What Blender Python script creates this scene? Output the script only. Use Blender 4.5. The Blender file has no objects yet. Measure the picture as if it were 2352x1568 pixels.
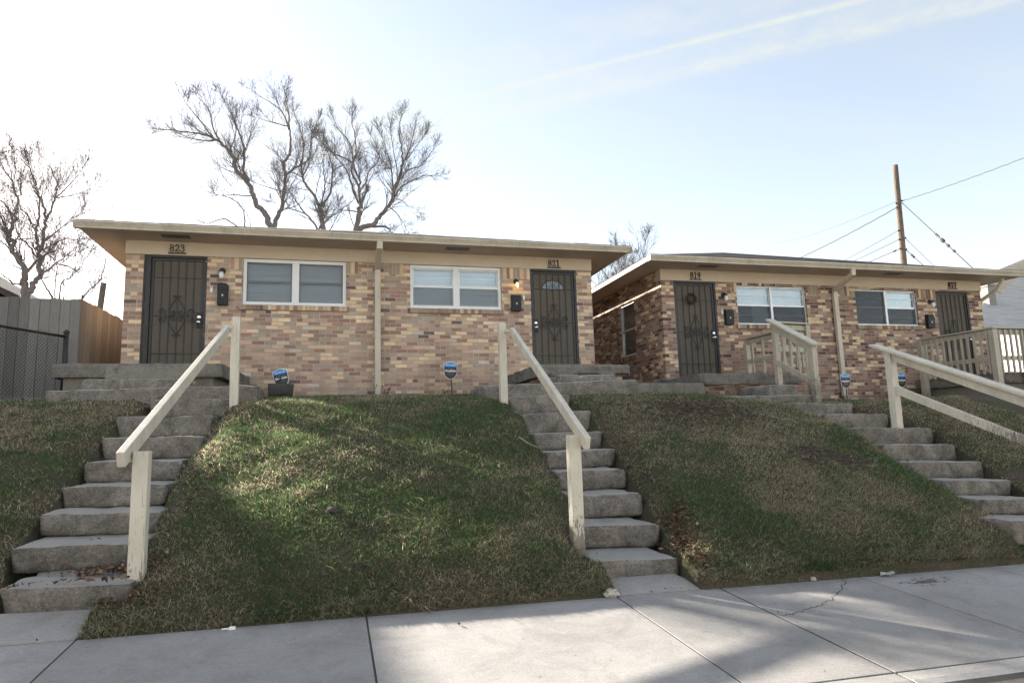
import bpy, math, random
import numpy as np
from mathutils import Vector, Matrix, noise
random.seed(7); rng = np.random.default_rng(7)
sc = bpy.context.scene
COL = sc.collection
PI = math.pi

# ------------------------------------------------------------------ camera frame
FPX = 1545.0
UP = Vector((-0.02956, 0.98939, 0.14227)); D1 = Vector((0.96621, -0.00818, 0.25764)); D3 = Vector((-0.25607, -0.14508, 0.95571))
def ray(x, y):
    r = Vector((x - 1176, 784 - y, FPX)); return r.dot(D1), r.dot(D3), r.dot(UP)
def PY(x, y, Y):            # surveyed point at distance Y in front of the camera
    a, b, c = ray(x, y); return Vector((a / b * Y, Y, c / b * Y))
cam = bpy.data.cameras.new('camera'); co = bpy.data.objects.new('camera', cam); COL.objects.link(co)
co.matrix_world = Matrix(((D1.x, D1.y, -D1.z, 0), (D3.x, D3.y, -D3.z, 0), (UP.x, UP.y, -UP.z, 0), (0, 0, 0, 1)))
cam.sensor_width = 36; cam.lens = FPX / 2352 * 36; cam.clip_end = 2000; cam.clip_start = 0.05
sc.camera = co

# ------------------------------------------------------------------ node helpers
class NT:
    def __init__(s, name, disp=False):
        s.m = bpy.data.materials.new(name); s.m.use_nodes = True; s.t = s.m.node_tree; s.t.nodes.clear()
        s.out = s.t.nodes.new('ShaderNodeOutputMaterial')
    def n(s, typ, **k):
        x = s.t.nodes.new(typ)
        for a, v in k.items(): setattr(x, a, v)
        return x
    def put(s, sock, v):
        if hasattr(v, 'is_linked') or hasattr(v, 'links'): s.t.links.new(v, sock)
        elif isinstance(v, (tuple, list)) and len(v) == 3 and sock.type == 'RGBA': sock.default_value = (*v, 1)
        else: sock.default_value = v
    def ma(s, op, a, b=None, c=None, clamp=False):
        x = s.n('ShaderNodeMath', operation=op); x.use_clamp = clamp
        s.put(x.inputs[0], a)
        if b is not None: s.put(x.inputs[1], b)
        if c is not None: s.put(x.inputs[2], c)
        return x.outputs[0]
    def mix(s, f, a, b, blend='MIX'):
        x = s.n('ShaderNodeMix', data_type='RGBA', blend_type=blend)
        s.put(x.inputs[0], f); s.put(x.inputs[6], a); s.put(x.inputs[7], b); return x.outputs[2]
    def ramp(s, f, stops, interp='LINEAR'):
        x = s.n('ShaderNodeValToRGB'); cr = x.color_ramp; cr.interpolation = interp
        while len(cr.elements) < len(stops): cr.elements.new(0.5)
        for e, (p, c) in zip(cr.elements, stops):
            e.position = p; e.color = (*c, 1) if isinstance(c, (tuple, list)) else (c, c, c, 1)
        s.put(x.inputs[0], f); return x.outputs[0]
    def coord(s): return s.n('ShaderNodeTexCoord').outputs['Object']
    def noise(s, vec, scale, detail=4, rough=0.6, dist=0.0, stretch=None):
        if stretch:
            mp = s.n('ShaderNodeMapping'); s.put(mp.inputs[0], vec); mp.inputs[3].default_value = stretch; vec = mp.outputs[0]
        x = s.n('ShaderNodeTexNoise'); s.put(x.inputs['Vector'], vec)
        x.inputs['Scale'].default_value = scale; x.inputs['Detail'].default_value = detail
        x.inputs['Roughness'].default_value = rough; x.inputs['Distortion'].default_value = dist
        return x.outputs[0]
    def wn(s, a, b=None, c=0.0):
        x = s.n('ShaderNodeTexWhiteNoise', noise_dimensions='3D'); cb = s.n('ShaderNodeCombineXYZ')
        s.put(cb.inputs[0], a); s.put(cb.inputs[1], 0.0 if b is None else b); s.put(cb.inputs[2], c)
        s.put(x.inputs[0], cb.outputs[0]); return x.outputs[0]
    def bump(s, h, strength=0.5, dist=0.01):
        x = s.n('ShaderNodeBump'); s.put(x.inputs['Height'], h); x.inputs['Strength'].default_value = strength
        x.inputs['Distance'].default_value = dist; return x.outputs[0]
    def done(s, color, rough=0.7, normal=None, metallic=0.0, spec=0.4, **k):
        b = s.n('ShaderNodeBsdfPrincipled'); s.put(b.inputs['Base Color'], color); s.put(b.inputs['Roughness'], rough)
        b.inputs['Metallic'].default_value = metallic; b.inputs['Specular IOR Level'].default_value = spec
        if normal is not None: s.put(b.inputs['Normal'], normal)
        for kk, v in k.items(): s.put(b.inputs[kk.replace('_', ' ')], v)
        s.t.links.new(b.outputs[0], s.out.inputs[0]); return s.m

def simple(name, c1, c2=None, scale=8, rough=0.6, bump=0.15, bdist=0.004, metallic=0.0, spec=0.4, stretch=None, bscale=None):
    m = NT(name); tc = m.coord(); c2 = c2 or tuple(v * 0.8 for v in c1)
    f = m.noise(tc, scale, 5, stretch=stretch)
    col = m.mix(m.ramp(f, [(0.35, 0.0), (0.65, 1.0)]), c1, c2)
    nb = m.bump(m.noise(tc, bscale or scale * 6, 4, stretch=stretch), bump, bdist) if bump else None
    return m.done(col, rough, nb, metallic, spec)

M = {}
def make_brick(name, lo, hi, zsplit, ztop, mortar, gain=1.0, soldier=False):
    m = NT(name); tc = m.coord(); sp = m.n('ShaderNodeSeparateXYZ'); m.put(sp.inputs[0], tc)
    g = m.n('ShaderNodeNewGeometry'); ns = m.n('ShaderNodeSeparateXYZ'); m.put(ns.inputs[0], g.outputs['Normal'])
    isf = m.ma('GREATER_THAN', m.ma('ABSOLUTE', ns.outputs[1]), 0.5)
    x, y, z = sp.outputs[0], sp.outputs[1], sp.outputs[2]
    u = m.ma('ADD', m.ma('MULTIPLY', x, isf), m.ma('MULTIPLY', y, m.ma('SUBTRACT', 1.0, isf)))
    wob = m.ma('MULTIPLY', m.ma('SUBTRACT', m.noise(tc, 9, 2), 0.5), 0.008)
    z = m.ma('ADD', z, wob)
    L, H = 0.2032, 0.0677
    def cell(u, v, L, H, run=True):
        r = m.ma('DIVIDE', v, H); row = m.ma('FLOOR', r); fv = m.ma('FRACT', r)
        off = m.ma('MULTIPLY', m.ma('FLOORED_MODULO', row, 2.0), 0.5) if run else 0.0
        off = m.ma('ADD', off, m.ma('MULTIPLY', m.wn(row, 3.3), 0.12)) if run else 0.0
        c = m.ma('ADD', m.ma('DIVIDE', u, L), off)
        return c, row, fv
    if soldier:
        c, row, fv = cell(u, z, 0.0705, 10.0, False); Lx = 0.0705; Hx = 10.0
        col_i = m.ma('FLOOR', c); fu = m.ma('FRACT', c); id_ = col_i; rowi = 5.0
        du = m.ma('MULTIPLY', m.ma('MINIMUM', fu, m.ma('SUBTRACT', 1.0, fu)), Lx); d = du
    else:
        c, row, fv = cell(u, z, L, H)
        ci = m.ma('FLOOR', c)
        split = m.ma('GREATER_THAN', m.wn(ci, row, 9.1), 0.84)
        k = m.ma('ADD', 1.0, split)
        c2 = m.ma('MULTIPLY', c, k); c2i = m.ma('FLOOR', c2); fu = m.ma('FRACT', c2)
        du = m.ma('DIVIDE', m.ma('MULTIPLY', m.ma('MINIMUM', fu, m.ma('SUBTRACT', 1.0, fu)), L), k)
        dv = m.ma('MULTIPLY', m.ma('MINIMUM', fv, m.ma('SUBTRACT', 1.0, fv)), H)
        d = m.ma('MINIMUM', du, dv)
        id_ = m.ma('ADD', c2i, m.ma('MULTIPLY', split, 0.37)); rowi = row
        # clusters of upright bricks in the top three courses
        cs = m.ma('DIVIDE', u, 0.0677); csi = m.ma('FLOOR', cs); fs = m.ma('FRACT', cs)
        zone = m.ma('MULTIPLY', m.ma('MULTIPLY', isf, m.ma('GREATER_THAN', z, ztop - 0.203)), m.ma('GREATER_THAN', m.wn(m.ma('FLOOR', m.ma('DIVIDE', u, 0.2708)), 2.2), 0.62))
        ds = m.ma('MULTIPLY', m.ma('MINIMUM', fs, m.ma('SUBTRACT', 1.0, fs)), 0.0677)
        ds = m.ma('MINIMUM', ds, m.ma('ABSOLUTE', m.ma('SUBTRACT', z, ztop - 0.203)))
        def sel(a, b): return m.ma('ADD', m.ma('MULTIPLY', b, zone), m.ma('MULTIPLY', a, m.ma('SUBTRACT', 1.0, zone)))
        d = sel(d, ds); id_ = sel(id_, csi); rowi = sel(rowi, 500.0)
    r = m.wn(id_, rowi, 1.7); r2 = m.wn(id_, rowi, 4.4)
    cl = m.ramp(r, lo, 'CONSTANT'); ch = m.ramp(r, hi, 'CONSTANT')
    zz = m.ma('ADD', z, m.ma('MULTIPLY', m.ma('SUBTRACT', m.wn(id_, rowi, 8.8), 0.5), 1.0))
    cc = m.mix(m.ma('GREATER_THAN', zz, zsplit), cl, ch)
    fine = m.noise(tc, 60, 6, 0.7); med = m.noise(tc, 14, 4, 0.6)
    val = m.ma('MULTIPLY', m.ma('ADD', 0.86, m.ma('MULTIPLY', r2, 0.26)), m.ma('ADD', 0.72, m.ma('MULTIPLY', fine, 0.56)))
    val = m.ma('MULTIPLY', val, m.ma('ADD', 0.86, m.ma('MULTIPLY', med, 0.28)))
    vc = m.n('ShaderNodeCombineXYZ')
    for i, wg in enumerate((1.08, .97, .90)): m.put(vc.inputs[i], m.ma('MULTIPLY', val, gain * wg))
    cc = m.mix(1.0, cc, vc.outputs[0], 'MULTIPLY')
    edge = m.ma('ADD', d, m.ma('MULTIPLY', m.ma('SUBTRACT', fine, 0.5), 0.004))
    mk = m.ramp(m.ma('DIVIDE', edge, 0.01), [(0.46, 0.0), (0.64, 1.0)])
    mort = m.mix(m.noise(tc, 5, 3), mortar, tuple(v * 0.75 for v in mortar))
    col = m.mix(mk, mort, cc)
    st = m.ramp(m.noise(tc, 1.6, 5, 0.7, stretch=(1, 1, 0.5)), [(0.42, 1.0), (0.72, 0.80)])
    col = m.mix(1.0, col, st, 'MULTIPLY')
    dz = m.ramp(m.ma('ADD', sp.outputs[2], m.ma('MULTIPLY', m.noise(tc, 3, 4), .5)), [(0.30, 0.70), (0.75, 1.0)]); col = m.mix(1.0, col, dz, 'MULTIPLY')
    h = m.ma('ADD', m.ma('MULTIPLY', mk, 1.0), m.ma('ADD', m.ma('MULTIPLY', fine, 0.5), m.ma('MULTIPLY', r2, 0.35)))
    return m.done(col, 0.85, m.bump(h, 0.85, 0.010), spec=0.25)

pk, tn, gr, dk, rd, pale = (.29,.22,.18), (.465,.375,.265), (.28,.245,.205), (.12,.088,.085), (.235,.15,.125), (.39,.36,.33)
loA = [(0, pk), (.24, (.36,.27,.215)), (.46, gr), (.62, rd), (.76, tn), (.88, (.24,.16,.135)), (.94, pale), (.97, dk)]
hiA = [(0, pk), (.20, tn), (.42, (.52,.43,.31)), (.53, gr), (.72, rd), (.86, (.26,.17,.14)), (.95, dk)]
M['brick_a'] = make_brick('brick_a', loA, hiA, 1.55, 2.73, (.60,.54,.46), 1.42)
M['brick_a_sill'] = make_brick('brick_a_sill', hiA, hiA, 0, 99, (.42,.36,.29), 1.2, True)
loB = [(0, (.22,.15,.125)), (.22, (.27,.19,.155)), (.42, gr), (.55, (.15,.09,.08)), (.70, (.53,.44,.31)), (.88, rd), (.95, (.09,.06,.06))]
hiB = [(0, (.24,.16,.13)), (.20, (.53,.44,.31)), (.46, gr), (.62, (.17,.105,.09)), (.78, pk), (.92, (.10,.07,.065))]
M['brick_b'] = make_brick('brick_b', loB, hiB, 1.6, 2.73, (.44,.38,.32), 1.22)
M['brick_b_sill'] = make_brick('brick_b_sill', [(0, (.2,.13,.11)), (.3, rd), (.55, gr), (.8, (.5,.38,.24)), (.9, dk)], loB, 99, 99, (.34,.28,.22), 1.1, True)
M['trim'] = simple('beige_trim', (.565,.47,.37), (.515,.43,.335), 3, 0.55, 0.1)
M['soffit'] = simple('beige_soffit', (.55,.44,.34), (.50,.40,.31), 2.5, 0.65, 0.15)
def gutm():
    m = NT('beige_gutter'); tc = m.coord(); f = m.noise(tc, 2.0, 5); s_ = m.noise(tc, 9, 5, 0.7, stretch=(1, 1, .25))
    col = m.mix(m.ramp(f, [(0.35, 0.0), (0.65, 1.0)]), (.58,.51,.415), (.50,.44,.355)); col = m.mix(1.0, col, m.ramp(s_, [(0.5, 1.0), (0.75, 0.72)]), 'MULTIPLY')
    return m.done(col, 0.45, m.bump(f, 0.3, 0.01))
M['gutter0'] = simple('beige_gutter', (.60,.51,.40), (.54,.46,.355), 4, 0.4, 0.05)
M['black'] = simple('black_iron', (.022,.022,.025), (.04,.038,.038), 12, 0.45, 0.1)
M['black_gloss'] = simple('black_enamel', (.014,.014,.016), (.022,.022,.024), 10, 0.5, 0.05, spec=0.3)
M['mesh'] = simple('bronze_screen', (.115,.098,.078), (.10,.085,.068), 30, 0.75, 0.3, 0.002)
M['chrome'] = simple('chrome', (.75,.75,.77), (.65,.65,.68), 10, 0.18, 0, metallic=1.0)
M['gutter'] = gutm()
M['white'] = simple('white_vinyl', (.78,.79,.80), (.72,.73,.74), 5, 0.4, 0.05)
M['plastic'] = simple('white_plastic', (.8,.8,.78), (.76,.76,.74), 5, 0.35, 0)
M['alu'] = simple('aluminium', (.62,.63,.65), (.50,.51,.53), 9, 0.4, 0.1, metallic=0.6)
M['blind'] = simple('blind_slats', (.80,.83,.85), (.74,.77,.79), 3, 0.5, 0)
M['lace'] = simple('pale_curtain', (.62,.66,.68), (.40,.44,.47), 14, 0.8, 0.3, 0.01, stretch=(3, 1, .6))
M['dim_window'] = simple('dark_window', (.10,.11,.125), (.07,.078,.09), 4, 0.6, 0)
M['dark'] = simple('dark_interior', (.015,.015,.017), None, 3, 0.9, 0)
M['sash'] = simple('grey_sash', (.34,.345,.36), (.28,.285,.30), 7, 0.5, 0.05)
def glassm(name, tint, refl):
    m = NT(name); tr = m.n('ShaderNodeBsdfTransparent'); tr.inputs[0].default_value = (*tint, 1)
    gl = m.n('ShaderNodeBsdfGlossy'); gl.inputs[1].default_value = 0.03
    m.put(gl.inputs['Color'], (.9, .92, .95))
    bp = m.bump(m.noise(m.coord(), 2.2, 2), 0.15, 0.02); m.put(gl.inputs['Normal'], bp)
    lw = m.n('ShaderNodeLayerWeight'); lw.inputs[0].default_value = 0.25
    f = m.ma('ADD', m.ma('MULTIPLY', lw.outputs['Fresnel'], 0.8), refl, clamp=True)
    mx = m.n('ShaderNodeMixShader'); m.put(mx.inputs[0], f); m.t.links.new(tr.outputs[0], mx.inputs[1]); m.t.links.new(gl.outputs[0], mx.inputs[2])
    m.t.links.new(mx.outputs[0], m.out.inputs[0]); return m.m
M['glass'] = glassm('window_glass', (.92,.95,.96), 0.07)
def screenm(name, c, op):
    m = NT(name); tr = m.n('ShaderNodeBsdfTransparent'); df = m.n('ShaderNodeBsdfDiffuse'); df.inputs[0].default_value = (*c, 1)
    mx = m.n('ShaderNodeMixShader'); mx.inputs[0].default_value = op
    m.t.links.new(tr.outputs[0], mx.inputs[1]); m.t.links.new(df.outputs[0], mx.inputs[2]); m.t.links.new(mx.outputs[0], m.out.inputs[0]); return m.m
M['screen_dark'] = screenm('dark_insect_screen', (.10,.108,.12), 0.42)
M['screen'] = screenm('insect_screen', (.19,.20,.215), 0.25)

def concrete(name, c1, c2, speck=0.5, bump=0.6, stain=0.5, worn_skylit=False):
    m = NT(name); tc = m.coord()
    a = m.noise(tc, 2.2, 6, 0.65); b = m.noise(tc, 45, 5, 0.75); c = m.noise(tc, 160, 3, 0.7)
    col = m.mix(m.ramp(a, [(0.32, 0.0), (0.7, 1.0)]), c1, c2)
    dk = m.ramp(m.noise(tc, 6.5, 6, 0.7, 0.4), [(0.38, 1.0), (0.68, 1.0 - stain)])
    col = m.mix(1.0, col, dk, 'MULTIPLY')
    gr_ = m.ramp(b, [(0.3, 0.58), (0.7, 1.32)] if worn_skylit else [(0.3, 0.7), (0.7, 1.2)]); col = m.mix(1.0, col, gr_, 'MULTIPLY')
    if worn_skylit:
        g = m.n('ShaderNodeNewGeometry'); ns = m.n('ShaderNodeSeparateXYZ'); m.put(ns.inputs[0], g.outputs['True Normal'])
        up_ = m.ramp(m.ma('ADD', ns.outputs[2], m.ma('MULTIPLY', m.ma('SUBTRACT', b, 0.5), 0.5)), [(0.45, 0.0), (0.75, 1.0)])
        col = m.mix(m.ma('MULTIPLY', up_, m.ma('ADD', 0.35, m.ma('MULTIPLY', a, 0.6))), col, (.56,.53,.49))  # upward faces lightened: tread wear plus sky light painted into the colour
    v = m.n('ShaderNodeTexVoronoi'); m.put(v.inputs['Vector'], tc); v.inputs['Scale'].default_value = 72
    pb = m.ramp(v.outputs['Distance'], [(0.20, 1.0), (0.30, 0.0)]); on = m.ma('GREATER_THAN', m.noise(tc, 17, 2), 0.44)
    vc = m.n('ShaderNodeSeparateColor'); m.put(vc.inputs[0], v.outputs['Color'])
    on = m.ma('MULTIPLY', on, m.ma('GREATER_THAN', vc.outputs[0], 0.55))
    col = m.mix(m.ma('MULTIPLY', m.ma('MULTIPLY', pb, on), m.ma('MULTIPLY', speck, m.ma('ADD', .45, m.ma('MULTIPLY', c, .7)))), col, (.60,.56,.50))
    h = m.ma('ADD', m.ma('MULTIPLY', b, 1.0), m.ma('ADD', m.ma('MULTIPLY', c, 0.5), m.ma('MULTIPLY', pb, 0.4)))
    return m.done(col, 0.9, m.bump(h, bump, 0.022), spec=0.2)
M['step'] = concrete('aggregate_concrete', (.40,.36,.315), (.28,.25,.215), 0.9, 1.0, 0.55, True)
M['porch'] = concrete('weathered_concrete', (.31,.285,.25), (.23,.21,.185), 0.4, 0.8, 0.45)
M['painted_conc'] = concrete('painted_grey_concrete', (.27,.245,.215), (.23,.21,.18), 0.15, 0.3, 0.2)
M['block'] = concrete('dark_block', (.12,.11,.10), (.08,.075,.07), 0.1, 0.6, 0.4)
def walkm():
    m = NT('pavement_concrete'); tc = m.coord(); sp = m.n('ShaderNodeSeparateXYZ'); m.put(sp.inputs[0], tc)
    at = m.n('ShaderNodeAttribute', attribute_name='slab'); r = at.outputs['Fac']
    a = m.noise(tc, 1.3, 6, 0.6); b = m.noise(tc, 75, 3, 0.9); br = m.noise(tc, 30, 3, 0.6, stretch=(0.12, 3, 1))
    col = m.mix(m.ramp(a, [(0.3, 0.0), (0.7, 1.0)]), (.36,.34,.32), (.275,.26,.245))
    val = m.ma('MULTIPLY', m.ma('ADD', 0.55, m.ma('MULTIPLY', b, 0.9)), m.ma('ADD', 0.93, m.ma('MULTIPLY', br, 0.14)))
    val = m.ma('MULTIPLY', val, m.ma('ADD', 0.9, m.ma('MULTIPLY', r, 0.2)))
    sp1 = m.ramp(m.noise(tc, 24, 3, 0.6), [(0.24, 1.5), (0.28, 1.0), (0.70, 1.0), (0.75, 0.5)]); sp2 = m.ramp(m.noise(tc, 3.1, 6, 0.75, 0.6), [(0.45, 1.0), (0.75, 0.70)])
    vc = m.n('ShaderNodeCombineXYZ')
    v2 = m.ma('MULTIPLY', val, m.ma('MULTIPLY', sp1, sp2))
    for i in range(3): m.put(vc.inputs[i], v2)
    col = m.mix(1.0, col, vc.outputs[0], 'MULTIPLY')
    return m.done(col, 0.85, m.bump(m.ma('ADD', b, br), 0.35, 0.004), spec=0.25)
M['walk'] = walkm()
M['grime'] = simple('grime', (.13,.115,.095), (.19,.17,.145), 40, .95, 0)
M['crack'] = simple('crack_dirt', (.05,.045,.04), None, 20, 0.95, 0)
M['asphalt'] = simple('asphalt', (.15,.145,.138), (.12,.117,.11), 6, 0.9, 0.6, 0.01, bscale=90)
def paintm(name, c1, c2, wear=0.5):
    m = NT(name); tc = m.coord(); sp = m.n('ShaderNodeSeparateXYZ'); m.put(sp.inputs[0], tc)
    col = m.mix(m.noise(tc, 5, 5), c1, c2)
    gr_ = m.noise(tc, 30, 6, 0.7, stretch=(2.5, 2.5, 0.5))
    low = m.ramp(sp.outputs[2], [(0.0, 0.34), (0.30, 0.14), (0.6, 0.03)])
    th = m.ma('ADD', gr_, m.ma('MULTIPLY', low, wear))
    pe = m.ramp(th, [(0.69, 0.0), (0.72, 1.0)])
    wood = m.mix(m.noise(tc, 60, 4, stretch=(3, 3, 0.3)), (.22,.18,.14), (.10,.085,.07))
    col = m.mix(m.ma('MULTIPLY', pe, 0.8), col, wood)
    dt = m.ramp(m.noise(tc, 3.2, 6, 0.7, stretch=(1.5, 1.5, 0.6)), [(0.38, 1.0), (0.72, 0.74)]); col = m.mix(1.0, col, dt, 'MULTIPLY')
    sp_ = m.ramp(m.noise(tc, 48, 4, 0.7), [(0.66, 1.0), (0.72, 0.5)]); col = m.mix(1.0, col, sp_, 'MULTIPLY')
    ck = m.ramp(m.noise(tc, 26, 3, 0.6, stretch=(3.5, 3.5, 0.12)), [(0.63, 1.0), (0.66, 0.5)])
    col = m.mix(1.0, col, ck, 'MULTIPLY')
    return m.done(col, 0.55, m.bump(m.ma('SUBTRACT', gr_, pe), 0.35, 0.004))
M['paint'] = paintm('cream_paint', (.66,.605,.50), (.58,.53,.435), 1.0)
M['paint2'] = paintm('taupe_paint', (.50,.445,.355), (.43,.385,.305), 0.8)
def plankm(name, c1, c2, axis):
    m = NT(name); tc = m.coord(); at = m.n('ShaderNodeAttribute', attribute_name='slab'); r = at.outputs['Fac']
    g = m.noise(tc, 18, 6, 0.7, 0.3, stretch=(2, 2, 0.12)); f = m.noise(tc, 90, 3, stretch=(2, 2, .1))
    col = m.mix(m.ramp(m.ma('ADD', m.ma('MULTIPLY', r, 0.6), m.ma('MULTIPLY', g, 0.45)), [(0.2, 0.0), (0.85, 1.0)]), c1, c2)
    col = m.mix(1.0, col, m.ramp(f, [(0.3, 0.78), (0.7, 1.1)]), 'MULTIPLY')
    return m.done(col, 0.85, m.bump(m.ma('ADD', g, f), 0.5, 0.006), spec=0.2)
M['plank_grey'] = plankm('grey_planks', (.125,.115,.11), (.235,.22,.205), 0)
M['plank_warmlit'] = plankm('warmlit_planks', (.185,.155,.125), (.275,.235,.19), 1)  # warmer copy of the fence planks, light on the side run painted in
def shinglem(name, c1, c2, h=0.14):
    m = NT(name); tc = m.coord(); sp = m.n('ShaderNodeSeparateXYZ'); m.put(sp.inputs[0], tc)
    z = m.ma('DIVIDE', sp.outputs[2], h * 0.32); row = m.ma('FLOOR', z); fz = m.ma('FRACT', z)
    u = m.ma('ADD', m.ma('ADD', sp.outputs[0], sp.outputs[1]), m.ma('MULTIPLY', m.wn(row, 1.1), 0.3)); c = m.ma('FLOOR', m.ma('DIVIDE', u, 0.3))
    r = m.wn(c, row, 2.0)
    col = m.mix(r, c1, c2); col = m.mix(1.0, col, m.ramp(fz, [(0.0, 0.62), (0.22, 1.0)]), 'MULTIPLY')
    col = m.mix(1.0, col, m.ramp(m.noise(tc, 80, 3), [(0.3, 0.8), (0.7, 1.15)]), 'MULTIPLY')
    return m.done(col, 0.95, m.bump(m.ma('SUBTRACT', m.noise(tc, 60, 3), fz), 0.6, 0.01), spec=0.15)
M['shingle'] = shinglem('dark_shingles', (.055,.048,.047), (.085,.075,.07))
M['shingle_grey'] = shinglem('grey_shingles', (.40,.39,.375), (.50,.485,.465), 0.19)
def barkm(name, c1, c2, s=1.0):
    m = NT(name); tc = m.coord(); g = m.noise(tc, 14 * s, 6, 0.7, 0.5, stretch=(1.6, 1.6, 0.3))
    return m.done(m.mix(m.ramp(g, [(0.35, 0.0), (0.65, 1.0)]), c1, c2), 0.9, m.bump(g, 0.7, 0.03), spec=0.15)
M['bark'] = barkm('bark', (.13,.118,.118), (.23,.21,.205))
M['polewood'] = barkm('pole_wood', (.085,.065,.055), (.18,.145,.12), 0.8)
M['bud'] = simple('dry_leaves', (.09,.06,.04), (.14,.09,.055), 20, 0.9, 0)
M['wire'] = simple('black_cable', (.02,.02,.02), None, 3, 0.6, 0)
M['galv'] = simple('galvanised', (.16,.165,.175), (.11,.115,.12), 10, 0.5, 0.1, metallic=0.5)
M['siding'] = simple('white_siding', (.70,.70,.68), (.62,.62,.60), 2, 0.6, 0.1)
M['cream_siding'] = simple('cream_siding', (.60,.54,.42), (.54,.48,.38), 2, 0.7, 0.1)
M['buff'] = simple('buff_masonry', (.26,.245,.225), (.20,.19,.175), 9, 0.8, 0.3)
M['blue'] = simple('sign_blue', (.015,.24,.62), (.02,.27,.66), 6, 0.4, 0)
M['navy'] = simple('sign_black', (.012,.014,.022), None, 6, 0.4, 0)
M['ltext'] = simple('sign_grey_text', (.30,.31,.33), None, 6, 0.4, 0)
M['wreath'] = simple('wreath_twigs', (.035,.03,.022), (.06,.045,.03), 30, 0.9, 0.5, 0.01)
M['stone'] = simple('pale_stone', (.50,.47,.42), (.36,.33,.29), 14, 0.85, 0.6, 0.01)
M['landscape'] = concrete('edging_stone', (.17,.15,.135), (.11,.10,.09), 0.2, 0.7, 0.4)
M['flex'] = simple('corrugated_tan', (.42,.36,.27), (.30,.26,.20), 12, 0.6, 0.2)
def leafm():
    m = NT('fallen_leaves'); at = m.n('ShaderNodeAttribute', attribute_name='tone')
    col = m.ramp(at.outputs['Fac'], [(0, (.05,.03,.02)), (.4, (.11,.06,.035)), (.75, (.20,.12,.07)), (1, (.33,.25,.17))])
    return m.done(col, 0.8)
M['leaf'] = leafm()
def grassm():
    m = NT('grass_blades'); at = m.n('ShaderNodeAttribute', attribute_name='gcol')
    b = m.n('ShaderNodeBsdfPrincipled'); m.put(b.inputs['Base Color'], at.outputs['Color']); b.inputs['Roughness'].default_value = 0.6
    b.inputs['Specular IOR Level'].default_value = 0.25
    t = m.n('ShaderNodeBsdfTranslucent'); m.put(t.inputs[0], at.outputs['Color'])
    mx = m.n('ShaderNodeMixShader'); mx.inputs[0].default_value = 0.55
    m.t.links.new(b.outputs[0], mx.inputs[1]); m.t.links.new(t.outputs[0], mx.inputs[2]); m.t.links.new(mx.outputs[0], m.out.inputs[0])
    return m.m
M['grass'] = grassm()
def soilm():
    m = NT('soil_and_thatch'); tc = m.coord(); a = m.noise(tc, 1.6, 5, 0.6); b = m.noise(tc, 40, 5, 0.8)
    col = m.mix(m.ramp(a, [(0.4, 0.0), (0.6, 1.0)]), (.115,.092,.068), (.085,.085,.050))
    col = m.mix(1.0, col, m.ramp(b, [(0.3, 0.45), (0.7, 1.5)]), 'MULTIPLY')
    return m.done(col, 0.95, m.bump(b, 0.9, 0.03), spec=0.1)
M['soil'] = soilm()
def bulbm():
    m = NT('lit_bulb'); e = m.n('ShaderNodeEmission'); e.inputs[0].default_value = (1, .62, .22, 1); e.inputs[1].default_value = 3.5
    m.t.links.new(e.outputs[0], m.out.inputs[0]); return m.m
M['bulb_on'] = bulbm()
M['bulb'] = simple('glass_bulb', (.75,.76,.78), (.65,.66,.68), 10, 0.15, 0, spec=0.8)
M['jar'] = glassm('jar_glass', (.95,.93,.88), 0.12)

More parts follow.
